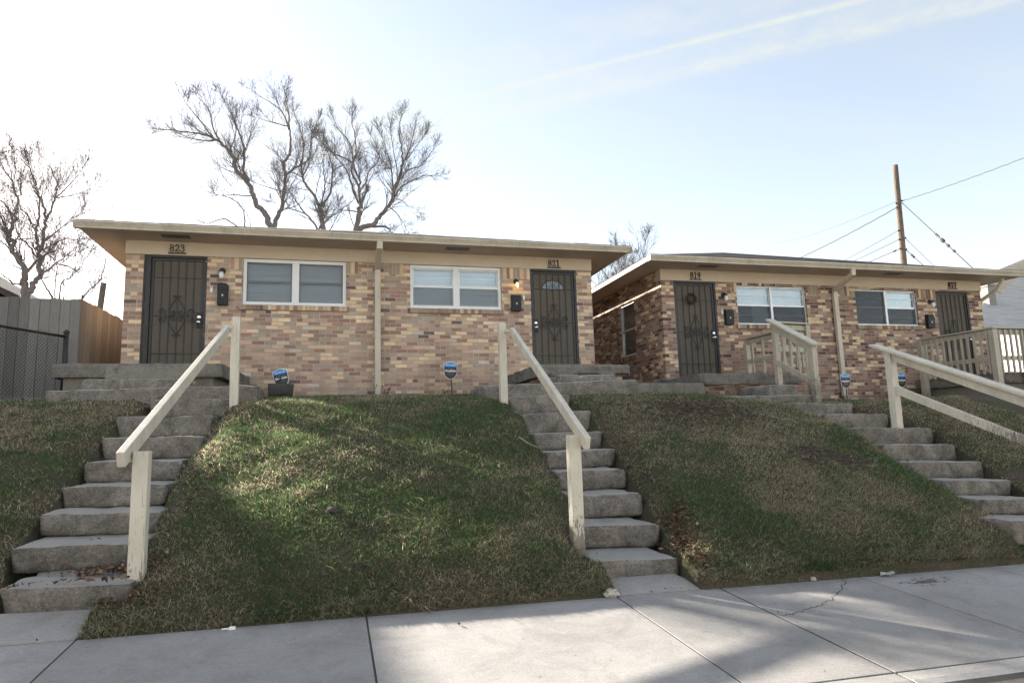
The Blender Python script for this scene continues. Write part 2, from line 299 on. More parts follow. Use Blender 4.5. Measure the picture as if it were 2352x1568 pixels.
# ------------------------------------------------------------------ mesh builder
def tag(o, label=None, cat=None, group=None, kind=None):
    if label: o['label'] = label
    if cat: o['category'] = cat
    if group: o['group'] = group
    if kind: o['kind'] = kind
    return o
def thing(name, label, cat, loc=(0, 0, 0), group=None):
    o = bpy.data.objects.new(name, None); COL.objects.link(o); o.location = loc; o.empty_display_size = 0.2
    return tag(o, label, cat, group)
def wloc(o):
    v = Vector((0, 0, 0))
    while o is not None: v += o.location; o = o.parent
    return v
class MB:
    def __init__(s): s.v = []; s.f = []; s.a = []; s.sm = False
    def add(s, vs, fs, a=0.0):
        n = len(s.v); s.v += [tuple(p) for p in vs]; s.f += [tuple(i + n for i in f) for f in fs]; s.a += [a] * len(fs); return s
    def box(s, x0, x1, y0, y1, z0, z1, a=0.0):
        vs = [(x, y, z) for x in (x0, x1) for y in (y0, y1) for z in (z0, z1)]
        return s.add(vs, [(0,1,3,2),(4,6,7,5),(0,4,5,1),(2,3,7,6),(0,2,6,4),(1,5,7,3)], a)
    def prism(s, pts, d, a=0.0):          # closed polygon extruded by vector d
        n = len(pts); vs = [Vector(p) for p in pts] + [Vector(p) + Vector(d) for p in pts]
        fs = [tuple(range(n))[::-1], tuple(range(n, 2 * n))] + [(i, (i + 1) % n, n + (i + 1) % n, n + i) for i in range(n)]
        return s.add(vs, fs, a)
    def beam(s, p, q, w, h, up=(0, 0, 1), a=0.0):
        p, q = Vector(p), Vector(q); d = (q - p).normalized(); u = Vector(up); sd = d.cross(u).normalized(); uu = sd.cross(d).normalized()
        c = [(-w/2, -h/2), (w/2, -h/2), (w/2, h/2), (-w/2, h/2)]
        vs = [b + sd * i + uu * j for b in (p, q) for i, j in c]
        return s.add(vs, [(3,2,1,0),(4,5,6,7),(0,1,5,4),(1,2,6,5),(2,3,7,6),(3,0,4,7)], a)
    def tube(s, pts, rad, n=6, cap=True, a=0.0):
        pts = [Vector(p) for p in pts]
        if not isinstance(rad, (list, tuple)): rad = [rad] * len(pts)
        ref = None; vs = []
        for i, p in enumerate(pts):
            d = (pts[min(i + 1, len(pts) - 1)] - pts[max(i - 1, 0)])
            if d.length < 1e-9: d = Vector((0, 0, 1))
            d.normalize()
            if ref is None: ref = d.orthogonal().normalized()
            ref = (ref - d * ref.dot(d))
            ref = ref.normalized() if ref.length > 1e-6 else d.orthogonal().normalized()
            b = d.cross(ref)
            for k in range(n):
                t = 2 * PI * k / n; vs.append(p + (ref * math.cos(t) + b * math.sin(t)) * rad[i])
        fs = [(i*n+k, i*n+(k+1)%n, (i+1)*n+(k+1)%n, (i+1)*n+k) for i in range(len(pts)-1) for k in range(n)]
        if cap: fs += [tuple(range(n))[::-1], tuple(range((len(pts)-1)*n, len(pts)*n))]
        return s.add(vs, fs, a)
    def lathe(s, c, axis, prof, n=16, a=0.0):   # prof: (dist along axis, radius)
        c = Vector(c); ax = Vector(axis).normalized(); r = ax.orthogonal().normalized(); b = ax.cross(r); vs = []
        for d, rr in prof:
            for k in range(n):
                t = 2 * PI * k / n; vs.append(c + ax * d + (r * math.cos(t) + b * math.sin(t)) * max(rr, 1e-4))
        m = len(prof)
        fs = [(i*n+k, i*n+(k+1)%n, (i+1)*n+(k+1)%n, (i+1)*n+k) for i in range(m-1) for k in range(n)] + [tuple(range(n))[::-1], tuple(range((m-1)*n, m*n))]
        return s.add(vs, fs, a)
    def build(s, name, mat, parent=None, label=None, bevel=0, smooth=False, kind=None, tilt=None):
        me = bpy.data.meshes.new(name); o = bpy.data.objects.new(name, me); COL.objects.link(o)
        off = Vector((0, 0, 0))
        if parent is not None: o.parent = parent; off = wloc(parent)
        else:
            if s.v:
                xs = [p[0] for p in s.v]; ys = [p[1] for p in s.v]; zs = [p[2] for p in s.v]
                off = Vector(((min(xs)+max(xs))/2, (min(ys)+max(ys))/2, min(zs))) if kind is None else Vector((0, 0, 0))
                o.location = off
        me.from_pydata([(p[0]-off.x, p[1]-off.y, p[2]-off.z) for p in s.v], [], s.f)
        if any(s.a):
            at = me.attributes.new('slab', 'FLOAT', 'FACE'); at.data.foreach_set('value', s.a)
        me.materials.append(M[mat] if isinstance(mat, str) else mat)
        if smooth: me.polygons.foreach_set('use_smooth', [True] * len(me.polygons))
        if bevel:
            b = o.modifiers.new('bevel', 'BEVEL'); b.width = bevel; b.segments = 2; b.limit_method = 'ANGLE'
        if label: o['label'] = label
        if kind: o['kind'] = kind
        me.update(); return o

def sstep(x, a, b):
    t = np.clip((np.asarray(x, float) - a) / (b - a), 0, 1); return t * t * (3 - 2 * t)

# ------------------------------------------------------------------ sidewalk, kerb, road
def zw(X, Y): return -1.065 + .0603 * (Y - 4.4) - .0137 * (X - .235)
WALK_IN, WALK_OUT = 4.45, 2.90
w = MB()
joints = [-14.2,-12.6,-11.0,-9.4,-7.8,-6.2,-4.6,-3.0,-1.37,.215,1.88,2.67,3.85,5.1,6.35,7.6,8.9,10.3,11.8,13.3,14.8,16.3,17.8]
def slab_piece(mb, poly, a, g=0.0):
    vs = [(x, y, zw(x, y) + g * max(0, (y - WALK_IN) / .3)) for x, y in poly]; mb.prism([(p[0], p[1], p[2] - .12) for p in vs], (0, 0, .12), a)
for i in range(len(joints) - 1):
    a, b = joints[i] + .0055, joints[i + 1] - .0055
    if abs(joints[i] - 2.67) < .01: a += .006
    slab_piece(w, [(a, WALK_OUT + .008), (b, WALK_OUT + .008), (b, WALK_IN), (a, WALK_IN)], random.random() + .01)
slab_piece(w, [(1.90, WALK_IN + .012), (2.66, WALK_IN + .012), (2.54, 4.58), (2.48, 4.76), (1.94, 4.76)], .5, .04)
slab_piece(w, [(-2.3, WALK_IN + .012), (-1.38, WALK_IN + .012), (-1.30, 4.74), (-2.3, 4.78)], .35, .085)
slab_piece(w, [(5.75, WALK_IN + .012), (6.6, WALK_IN + .012), (6.6, 4.6), (5.8, 4.6)], .4)
sw = w.build('sidewalk', 'walk', bevel=0.003, kind='structure')
jb = MB(); jb.add([(x, y, zw(x, y) - .0035) for x, y in ((-16, 2.7), (20, 2.7), (20, 4.6), (-16, 4.6))], [(0, 1, 2, 3)]); jb.build('joint_filler', 'crack', sw)
def ribbon(mb, pts, wd):
    P = [Vector((x, y, zw(x, y) + .002)) for x, y in pts]
    for i in range(len(P) - 1):
        d = (P[i+1] - P[i]).normalized(); s_ = Vector((-d.y, d.x, 0)) * wd * random.uniform(.4, 1.1)
        mb.add([P[i] - s_, P[i] + s_, P[i+1] + s_, P[i+1] - s_], [(0, 1, 2, 3)])
cr = MB(); pts = [(3.68, 4.42), (3.66, 4.36)]
a0 = Vector((3.66, 4.36)); a1 = Vector((2.70, 3.79))
for i in range(1, 34):
    t = i / 33; p = a0.lerp(a1, t); sag = math.sin(PI * t) * -.10
    pts.append((p.x + random.uniform(-.012, .012), p.y + sag + random.uniform(-.018, .018)))
ribbon(cr, pts, .0035)
cr.build('crack', 'crack', sw)
st = MB()
for k in range(130):
    r = abs(random.gauss(0, .10)); t = random.uniform(0, 2*PI); x, y = 4.22 + r*1.4*math.cos(t), 4.2 + r*.45*math.sin(t); q = random.uniform(.004, .016)
    P = [(x + q*math.cos(u)*random.uniform(.6,1.3), y + q*math.sin(u)*random.uniform(.5,1)) for u in (0, 1.2, 2.5, 3.7, 5)]
    st.add([(a, b, zw(a, b) + .003) for a, b in P], [(0,1,2,3,4)])
st.build('dirt_stain', 'grime', sw)
# weeds and dirt packed in the wide joint
k_ = MB()
n = 120
prof = [(2.892, -.13), (2.892, 0.0), (2.80, -.002), (2.755, -.012), (2.735, -.035), (2.728, -.16), (2.68, -.165), (2.3, -.155), (2.3, -.25)]
xs = [-16, -13, -10, -7, -4, -1, 2.668]; 
for xa, xb in [(-16, -12.9), (-12.88, -9.8), (-9.78, -6.7), (-6.68, -3.6), (-3.58, -.42), (-.40, 2.66), (2.68, 5.7), (5.72, 8.8), (8.82, 12), (12.02, 15), (15.02, 18)]:
    vs = [(xa, y, zw(xa, 2.9) + z) for y, z in prof] + [(xb, y, zw(xb, 2.9) + z) for y, z in prof]; m_ = len(prof)
    k_.add(vs, [tuple(range(m_)), tuple(range(2*m_-1, m_-1, -1))] + [(i, m_ + i, m_ + (i+1) % m_, (i+1) % m_) for i in range(m_)], random.random())
k_.build('kerb', 'walk', kind='structure')
rd_ = MB(); zr = lambda X: zw(X, 2.9) - .160
rd_.add([(-300, 2.4, -1.25), (300, 2.4, -1.38), (300, -300, -1.6), (-300, -300, -1.6)], [(0, 3, 2, 1)])
rd_.build('road', 'asphalt', kind='structure')

# ------------------------------------------------------------------ stairs (points surveyed along each tread edge)
SL = [((-6,1352),(300,1340)),((20,1258),(330,1245)),((85,1180),(370,1175)),((140,1118),(388,1110)),((188,1060),(420,1055)),((233,1005),(468,1001)),((265,956),(490,953)),((340,917),(530,915))]
SM = [((1368,1287),(1560,1280)),((1318,1207),(1517,1203)),((1310,1137),(1480,1131)),((1280,1083),(1443,1076)),((1253,1037),(1415,1030)),((1225,995),(1385,990)),((1202,950),(1358,942)),((1170,912),(1310,905))]
SR = [((2320,1194),(2480,1194)),((2255,1145),(2400,1145)),((2170,1102),(2328,1102)),((2090,1060),(2260,1060)),((2030,1020),(2200,1020)),((1965,982),(2145,982)),((1895,950),(2040,950)),((1820,924),(1960,925))]
def stair_pts(S, Y0, dY): return [(PY(*a, Y0 + dY * k), PY(*b, Y0 + dY * k)) for k, (a, b) in enumerate(S)]
stL, stM, stR = stair_pts(SL, 4.75, .53), stair_pts(SM, 4.75, .53), stair_pts(SR, 4.60, .485)
def rbox(mb, x0, x1, y0, y1, z0, z1, r=.03, n=0.009, seed=0, taper=0.0, res=.055, chip=0.0, tz=(0, 0)):
    nx, ny, nz = max(2, int((x1-x0)/res)), max(2, int((y1-y0)/res)), max(2, int((z1-z0)/res)); cache = {}; vs = []; fs = []
    c = ((x0+x1)/2, (y0+y1)/2, (z0+z1)/2)
    def vid(i, j, k):
        if (i, j, k) in cache: return cache[(i, j, k)]
        p = Vector((x0 + (x1-x0)*i/nx, y0 + (y1-y0)*j/ny, z0 + (z1-z0)*k/nz))
        rr = min(r, (z1-z0)*.45)
        q = Vector((min(max(p.x, x0+rr), x1-rr), min(max(p.y, y0+rr), y1-rr), min(max(p.z, z0+rr*.3), z1-rr)))
        d = p - q
        if d.length > 1e-6: p = q + d.normalized() * rr
        t = (z1 - p.z) / (z1 - z0); p.x = c[0] + (p.x - c[0]) * (1 - taper * t)
        p.z += tz[0] + (tz[1] - tz[0]) * (p.x - x0) / (x1 - x0)
        nv = noise.noise_vector(p * 6 + Vector((seed, 0, 0))) * n + noise.noise_vector(p * 22 + Vector((0, seed, 0))) * n * .5
        p += nv
        if chip:
            e = noise.noise(p * 4.5 + Vector((seed * 3.1, 1, 2)))
            if e > .12: p += (Vector(c) - p).normalized() * chip * (e - .12) * (1 if k == nz or j == 0 else .3)
        cache[(i, j, k)] = len(vs); vs.append(p); return cache[(i, j, k)]
    for i in range(nx):
        for j in range(ny):
            fs.append((vid(i,j,0), vid(i,j+1,0), vid(i+1,j+1,0), vid(i+1,j,0))); fs.append((vid(i,j,nz), vid(i+1,j,nz), vid(i+1,j+1,nz), vid(i,j+1,nz)))
    for i in range(nx):
        for k in range(nz):
            fs.append((vid(i,0,k), vid(i+1,0,k), vid(i+1,0,k+1), vid(i,0,k+1))); fs.append((vid(i,ny,k), vid(i,ny,k+1), vid(i+1,ny,k+1), vid(i+1,ny,k)))
    for j in range(ny):
        for k in range(nz):
            fs.append((vid(0,j,k), vid(0,j,k+1), vid(0,j+1,k+1), vid(0,j+1,k))); fs.append((vid(nx,j,k), vid(nx,j+1,k), vid(nx,j+1,k+1), vid(nx,j,k+1)))
    return mb.add(vs, fs)
def staircase(st, label, seed, hs=1.12):
    a = st[0][0]; root = thing('concrete_stairs', label, 'stairs', (a.x, a.y, a.z - .2))
    for k, (p, q) in enumerate(st):
        z = (p.z + q.z) / 2; nxt = st[k+1][0].z if k + 1 < len(st) else z + .18; prev = (st[k-1][0].z + st[k-1][1].z)/2 if k else z - .17
        dy = .53 if seed < 30 else .485
        m = MB(); rbox(m, p.x, q.x, p.y, p.y + dy + .12, prev + ((.010 if seed < 30 else -.01) if k else -.03), z, .018, .009, seed + k, .07 if seed < 30 else .03, .032, .085, tz=(p.z - z, q.z - z))
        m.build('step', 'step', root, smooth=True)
    return root
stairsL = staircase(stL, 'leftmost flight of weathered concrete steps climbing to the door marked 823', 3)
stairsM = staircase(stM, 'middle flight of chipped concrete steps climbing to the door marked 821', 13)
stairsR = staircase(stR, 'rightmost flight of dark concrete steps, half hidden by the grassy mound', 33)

# ------------------------------------------------------------------ terrain
def foot(st, dy):
    ys = np.array([p.y for p, q in st] + [st[-1][0].y + dy]); xl = np.array([p.x for p, q in st] + [st[-1][0].x]); xr = np.array([q.x for p, q in st] + [st[-1][1].x])
    zz = np.array([(p.z + q.z)/2 for p, q in st] + [(st[-1][0].z + st[-1][1].z)/2]); return ys, xl, xr, zz
FT = [foot(stL, .5), foot(stM, .5), foot(stR, .45)]
yA = np.array([4.40, 4.46, 4.56, 4.85, 8.46, 9.1, 12.2, 13.]); zA = np.array([-1.16, -1.05, -.975, -.81, .50, .60, .79, .80])
yB = np.array([4.40, 4.46, 4.58, 4.85, 7.95, 9.0, 12.2, 13.]); zB = np.array([-1.24, -1.125, -1.05, -.89, .34, .42, .57, .58])
def hgt(X, Y, detail=True):
    X = np.asarray(X, float); Y = np.asarray(Y, float)
    t = sstep(X, 4.3, 6.6)
    za = np.interp(Y, yA, zA); zb = np.interp(Y, yB, zB)
    z = za * (1 - t) + zb * t
    bul = np.sin(np.clip((Y - 4.5) / 4.4, 0, 1) * PI)
    wgt = np.maximum.reduce([np.exp(-((X - .3) / 1.1) ** 2), np.exp(-((X - 4.3) / 1.25) ** 2), sstep(-X, 2.6, 4.5) * .8, sstep(X, 7.3, 9)])
    z = z + .11 * bul * wgt + .07 * np.exp(-((X - 5.2) / .8) ** 2 - ((Y - 7.2) / 1.2) ** 2)
    if detail:
        z = z + .026 * np.sin(X * 3.1 + Y * 1.7) * np.sin(Y * 2.6 - X * 1.1) * bul + .014 * np.sin(X * 9 + 1.3 * np.sin(Y * 7)) * np.sin(Y * 8.3) * bul + .007 * np.sin(X * 21 + 2 * np.sin(Y * 13)) * np.sin(Y * 19 + X * 5) * bul
    for k, (ys, xl, xr, zz) in enumerate(FT):
        L = np.interp(Y, ys, xl); R = np.interp(Y, ys, xr); s = np.interp(Y, ys, zz)
        d = np.maximum(np.maximum(L - X, X - R), 0)
        iny = (Y > ys[0] - .04) & (Y < ys[-1] + .1)
        inside = (d < .001) & iny
        near = np.exp(-(d / .16) ** 2) * iny
        drop = .085
        z = z + near * ((s - drop) - z) * .85
        z = np.where(inside, np.minimum(z, s - .30), z)
    for a_, b_, c_ in ((1.90, 2.48, 4.79), (-2.6, -1.37, 4.82), (5.78, 6.55, 4.62)):
        z = np.where((X > a_) & (X < b_) & (Y < c_), -1.25, z)
    return z
def hz(x, y): return float(hgt(x, y))
xs = np.concatenate([[-300, -120, -60, -30, -18], np.arange(-12, -7, .4), np.arange(-7, 12, .06), np.arange(12, 20, .4), [24, 40, 80, 150, 300]])
ys = np.concatenate([[4.40, 4.43], np.arange(4.46, 5.0, .04), np.arange(5.0, 12.4, .07), [12.6, 13.5, 16, 20, 30, 60, 150, 400]])
XX, YY = np.meshgrid(xs, ys); ZZ = hgt(XX, np.minimum(YY, 12.6)); 
ZZ[0, :] = -1.5
gm = bpy.data.meshes.new('ground'); nx, ny = len(xs), len(ys)
idx = np.arange(nx * ny).reshape(ny, nx)
fc = np.stack([idx[:-1, :-1], idx[:-1, 1:], idx[1:, 1:], idx[1:, :-1]], -1).reshape(-1, 4)
gm.from_pydata(np.stack([XX, YY, ZZ], -1).reshape(-1, 3).tolist(), [], fc.tolist()); gm.materials.append(M['soil'])
gm.polygons.foreach_set('use_smooth', [True] * len(gm.polygons))
go = bpy.data.objects.new('ground', gm); COL.objects.link(go); go['kind'] = 'structure'

# ------------------------------------------------------------------ grass
PORCH = []  # exclusion rectangles x0,x1,y0,y1
EXC = [(-3.7, -1.35, 9.0, 12.3), (-3.35, -.75, 8.95, 9.5), (1.95, 4.4, 8.95, 9.6), (2.9, 4.9, 9.4, 12.3), (4.3, 6.3, 9.3, 9.8), (5.6, 8.3, 8.8, 12.3), (12.3, 15, 9.2, 12.3), (-4, 15, 12.05, 13), (1.88, 2.52, 4.4, 4.78), (-2.6, -1.36, 4.4, 4.80), (5.75, 6.6, 4.4, 4.64)]
def fbm(X, Y, s, seed):
    r = np.zeros_like(X); a = 1.0; rs = np.random.default_rng(seed)
    for o in range(4):
        for _ in range(3):
            th = rs.uniform(0, 2*PI); ph = rs.uniform(0, 2*PI); f = s * rs.uniform(.7, 1.4)
            th2 = rs.uniform(0, 2*PI); 
            r += a * np.sin(f * (X*np.cos(th) + Y*np.sin(th)) + ph + 1.2*np.sin(.7*f*(X*np.cos(th2) + Y*np.sin(th2))))
        s *= 2.1; a *= .6
    return r / 4.5
def grass(N, x0, x1, y0, y1, hl, wd, seed, name):
    r = np.random.default_rng(seed)
    X = r.uniform(x0, x1, N); Y = r.uniform(y0, y1, N)
    keep = np.ones(N, bool)
    for a, b, c, d in EXC: keep &= ~((X > a) & (X < b) & (Y > c) & (Y < d))
    for ys_, xl, xr, zz in FT:
        L = np.interp(Y, ys_, xl); R = np.interp(Y, ys_, xr); iny = (Y > ys_[0] - .02) & (Y < ys_[-1]); keep &= ~(iny & (X > L - .0) & (X < R + .0))
        dd = np.maximum(L - X, X - R); keep &= ~(iny & (dd < .11) & (r.random(N) < .55))
    bare = np.exp(-((X - 4.4) / .75) ** 2 - ((Y - 7.55) / .6) ** 2) * 1.25 + np.exp(-((X - 4.92) / .28) ** 2 - ((Y - 6.17) / .15) ** 2) * 1.3 + np.exp(-((X - 5.25) / .26) ** 2 - ((Y - 5.98) / .12) ** 2) * 1.2 + np.exp(-((X - 4.7) / .16) ** 2 - ((Y - 5.9) / .12) ** 2) * .9
    bare = np.clip(bare * (1 + .8 * fbm(X, Y, 6, 3)), 0, .97)
    keep &= r.random(N) > bare
    thin = fbm(X, Y, 2.5, 11); keep &= r.random(N) > np.clip(.15 - .35 * thin, 0, .7)
    X, Y, bare, = X[keep], Y[keep], bare[keep]; N = len(X); Z = hgt(X, Y) - .004
    g = fbm(X, Y, 1.5, 5) * 1.7 + fbm(X, Y, 7, 8) * 1.2 - .35 * np.exp(-((X - 4.6) / 1.4) ** 2 - ((Y - 7.2) / 1.2) ** 2)            # green vs straw patches
    g += .35 * np.exp(-((Y - 5.6) / .9) ** 2) - .7 * np.exp(-((Y - 4.5) / .12) ** 2) - bare * 1.5
    g += -.6 * np.exp(-((X + 3.0) / 1.3) ** 2) + .15
    for ys_, xl, xr, zz in FT:
        L = np.interp(Y, ys_, xl); R = np.interp(Y, ys_, xr); dd = np.maximum(L - X, X - R); g -= .9 * np.exp(-(np.maximum(dd, 0) / .22) ** 2) * ((Y > ys_[0]) & (Y < ys_[-1]))
    pg = 1 / (1 + np.exp(-2.8 * (g + .02)))
    isg = r.random(N) < pg * .88
    v = r.uniform(.6, 1.75, N)[:, None]
    green = np.array([.075, .145, .052]) * (1 + r.uniform(-.25, .25, (N, 3))); straw = np.array([.39, .33, .225]) * (1 + r.uniform(-.15, .15, (N, 1))); brown = np.array([.12, .092, .062])
    yl = np.array([.20, .24, .095])
    c = np.where(isg[:, None], green, straw); c = np.where((r.random(N) < .16)[:, None], yl, c); c = np.where((r.random(N) < .17)[:, None], brown, c); c = c * v
    h = hl * r.uniform(.45, 1.35, N) * np.where(isg, 1.0, .9) * (1 + .25 * fbm(X, Y, 5, 21)); lip = Y < 4.62
    h = np.where(lip, h * 1.25, h)
    th = r.uniform(0, 2*PI, N); dirx, diry = np.cos(th), np.sin(th)
    lean = h * r.uniform(.5, 1.5, N); lx, ly = lean * r.normal(0, .8, N), lean * (r.normal(0, .7, N) - .4) - np.where(lip, .004, 0)
    wdt = wd * r.uniform(.6, 1.2, N) / 2
    px, py = dirx * wdt, diry * wdt
    hh = h * .75
    V = np.empty((N, 5, 3))
    V[:, 0] = np.stack([X - px, Y - py, Z], 1); V[:, 1] = np.stack([X + px, Y + py, Z], 1)
    V[:, 2] = np.stack([X + px*.8 + lx*.38, Y + py*.8 + ly*.38, Z + hh*.62], 1); V[:, 3] = np.stack([X - px*.8 + lx*.38, Y - py*.8 + ly*.38, Z + hh*.62], 1)
    V[:, 4] = np.stack([X + lx, Y + ly, Z + hh * np.where(lip, .5, .9)], 1)
    me = bpy.data.meshes.new(name); me.vertices.add(N * 5); me.vertices.foreach_set('co', V.reshape(-1))
    b = np.arange(N)[:, None] * 5
    loops = np.concatenate([b + np.array([0, 1, 2, 3]), b + np.array([3, 2, 4])], 1).reshape(-1)
    me.loops.add(N * 7); me.loops.foreach_set('vertex_index', loops.astype(np.int32))
    ls = np.empty(N * 2, np.int32); ls[0::2] = np.arange(N) * 7; ls[1::2] = np.arange(N) * 7 + 4
    me.polygons.add(N * 2); me.polygons.foreach_set('loop_start', ls)
    me.update(calc_edges=True)
    at = me.attributes.new('gcol', 'FLOAT_COLOR', 'POINT'); cc = np.ones((N, 5, 4)); cc[:, :, :3] = c[:, None, :]
    at.data.foreach_set('color', cc.reshape(-1).astype(np.float32))
    me.materials.append(M['grass']); return me, N
def join_grass(parts):
    o = None
    vs, lp, ps, cs = [], [], [], []; off = 0; lo = 0
    me = bpy.data.meshes.new('grass')
    for p, N in parts:
        a = np.empty(N * 15); p.vertices.foreach_get('co', a); vs.append(a)
        l = np.empty(N * 7, np.int32); p.loops.foreach_get('vertex_index', l); lp.append(l + off)
        c = np.empty(N * 20, np.float32); p.attributes['gcol'].data.foreach_get('color', c); cs.append(c)
        s_ = np.empty(N * 2, np.int32); s_[0::2] = np.arange(N) * 7; s_[1::2] = np.arange(N) * 7 + 4; ps.append(s_ + lo)
        off += N * 5; lo += N * 7; bpy.data.meshes.remove(p)
    me.vertices.add(off); me.vertices.foreach_set('co', np.concatenate(vs)); me.loops.add(lo); me.loops.foreach_set('vertex_index', np.concatenate(lp))
    ps = np.concatenate(ps); me.polygons.add(len(ps)); me.polygons.foreach_set('loop_start', ps); me.update(calc_edges=True)
    at = me.attributes.new('gcol', 'FLOAT_COLOR', 'POINT'); at.data.foreach_set('color', np.concatenate(cs)); me.materials.append(M['grass'])
    o = bpy.data.objects.new('grass', me); COL.objects.link(o); return o
gp = [grass(210000, -3.4, 7.0, 4.465, 5.9, .044, .0042, 1, 'g1'), grass(220000, -4.2, 9.0, 5.9, 8.4, .044, .0056, 2, 'g2'), grass(120000, -7.5, 13.5, 8.2, 12.1, .042, .0075, 3, 'g3'), grass(12000, -3.3, 7.0, 4.455, 4.54, .065, .0045, 4, 'g4'), grass(9000, -3.4, 8.0, 4.5, 8.6, .085, .0055, 5, 'g5')]
gobj = join_grass(gp)
tag(gobj, 'patchy winter lawn of short green and straw coloured grass on the bank', 'grass', kind='stuff')

# ------------------------------------------------------------------ fallen leaves
def leaves(spots, label, nm='fallen_leaves'):
    vs, fs, tn_ = [], [], []
    for (cx, cy, rx, ry, n, sz) in spots:
        for _ in range(n):
            x = random.gauss(cx, rx); y = random.gauss(cy, ry); z = None
            z = hz(x, y)
            for ys_, xl, xr, zz in FT:
                if np.interp(y, ys_, xl) < x < np.interp(y, ys_, xr) and ys_[0] < y < ys_[-1]:
                    k = int(np.searchsorted(ys_, y) - 1); z = zz[k] + .005
            if y < 4.45: z = zw(x, y)
            z += random.uniform(.004, .03); s = sz * random.uniform(.5, 1.3); R = Matrix.Rotation(random.uniform(0, 6.3), 3, 'Z') @ Matrix.Rotation(random.gauss(0, .5), 3, 'X') @ Matrix.Rotation(random.gauss(0, .5), 3, 'Y')
            b = len(vs)
            for q in [(-1, 0, .15), (-.3, -.5, -.1), (.4, -.45, .1), (1, 0, .25), (.3, .5, -.05), (-.4, .45, .1)]: vs.append(Vector((x, y, z)) + R @ (Vector(q) * s))
            fs.append(tuple(range(b, b + 6))); tn_.append(min(1, max(0, random.gauss(.4, .25))))
    me = bpy.data.meshes.new(nm); me.from_pydata([tuple(v) for v in vs], [], fs); me.materials.append(M['leaf'])
    at = me.attributes.new('tone', 'FLOAT', 'FACE'); at.data.foreach_set('value', tn_)
    o = bpy.data.objects.new(nm, me); COL.objects.link(o); return tag(o, label, 'leaves', kind='stuff')
leaves([(2.80, 5.25, .07, .12, 240, .019), (2.66, 4.95, .06, .09, 190, .019), (2.64, 4.68, .05, .07, 200, .016)], 'brown leaf litter caught beside the bottom of the middle steps')
leaves([(-1.35, 5.12, .16, .07, 210, .022), (-1.25, 4.72, .18, .06, 120, .02), (-1.8, 4.78, .3, .02, 50, .016)], 'dark leaf litter heaped on the lowest step of the left flight')
leaves([(4.4, 7.55, .5, .35, 380, .024), (.8, 6.6, 1.0, 1.0, 60, .015), (4.6, 6.2, 1.1, .9, 90, .016), (-3, 7, .6, 1, 40, .016), (-1.08, 6.6, .07, 1.0, 110, .017), (3.05, 6.3, .08, .7, 90, .017), (1.0, 4.46, 2.6, .03, 110, .012), (5.0, 4.47, 1.6, .03, 80, .014), (7.3, 8.2, .3, .3, 40, .015), (-3, 8.9, .6, .2, 30, .02)], 'scattered dry leaves along the grass edge and the bare patch')

vs, fs = [], []
for cx, cy, rx, ry, n in ((4.92, 6.17, .2, .08, 260), (5.25, 5.98, .18, .07, 180), (4.7, 5.9, .1, .07, 90), (4.4, 7.55, .42, .34, 1100), (2.95, 6.1, .05, .5, 70), (-1.12, 6.4, .05, .8, 90)):
    for _ in range(n):
        x, y = random.gauss(cx, rx), random.gauss(cy, ry); s_ = random.uniform(.008, .028); z = hz(x, y) + s_ * .3; b = len(vs)
        for q in ((1,0,0),(-1,0,0),(0,1,0),(0,-1,0),(0,0,.8),(0,0,-.8)): vs.append((x + q[0]*s_*random.uniform(.6,1.3), y + q[1]*s_*random.uniform(.6,1.3), z + q[2]*s_*random.uniform(.5,1.1)))
        fs += [(b+i, b+j, b+k) for i, j, k in ((0,2,4),(2,1,4),(1,3,4),(3,0,4),(2,0,5),(1,2,5),(3,1,5),(0,3,5))]
me = bpy.data.meshes.new('soil_clods'); me.from_pydata(vs, [], fs); me.materials.append(simple('dark_soil', (.05,.038,.028), (.10,.078,.058), 20, .95, .5, .01)); o_ = bpy.data.objects.new('soil_clods', me); COL.objects.link(o_)
tag(o_, 'loose dark soil clods in the bare scrapes of the grass banks', 'soil', kind='stuff')

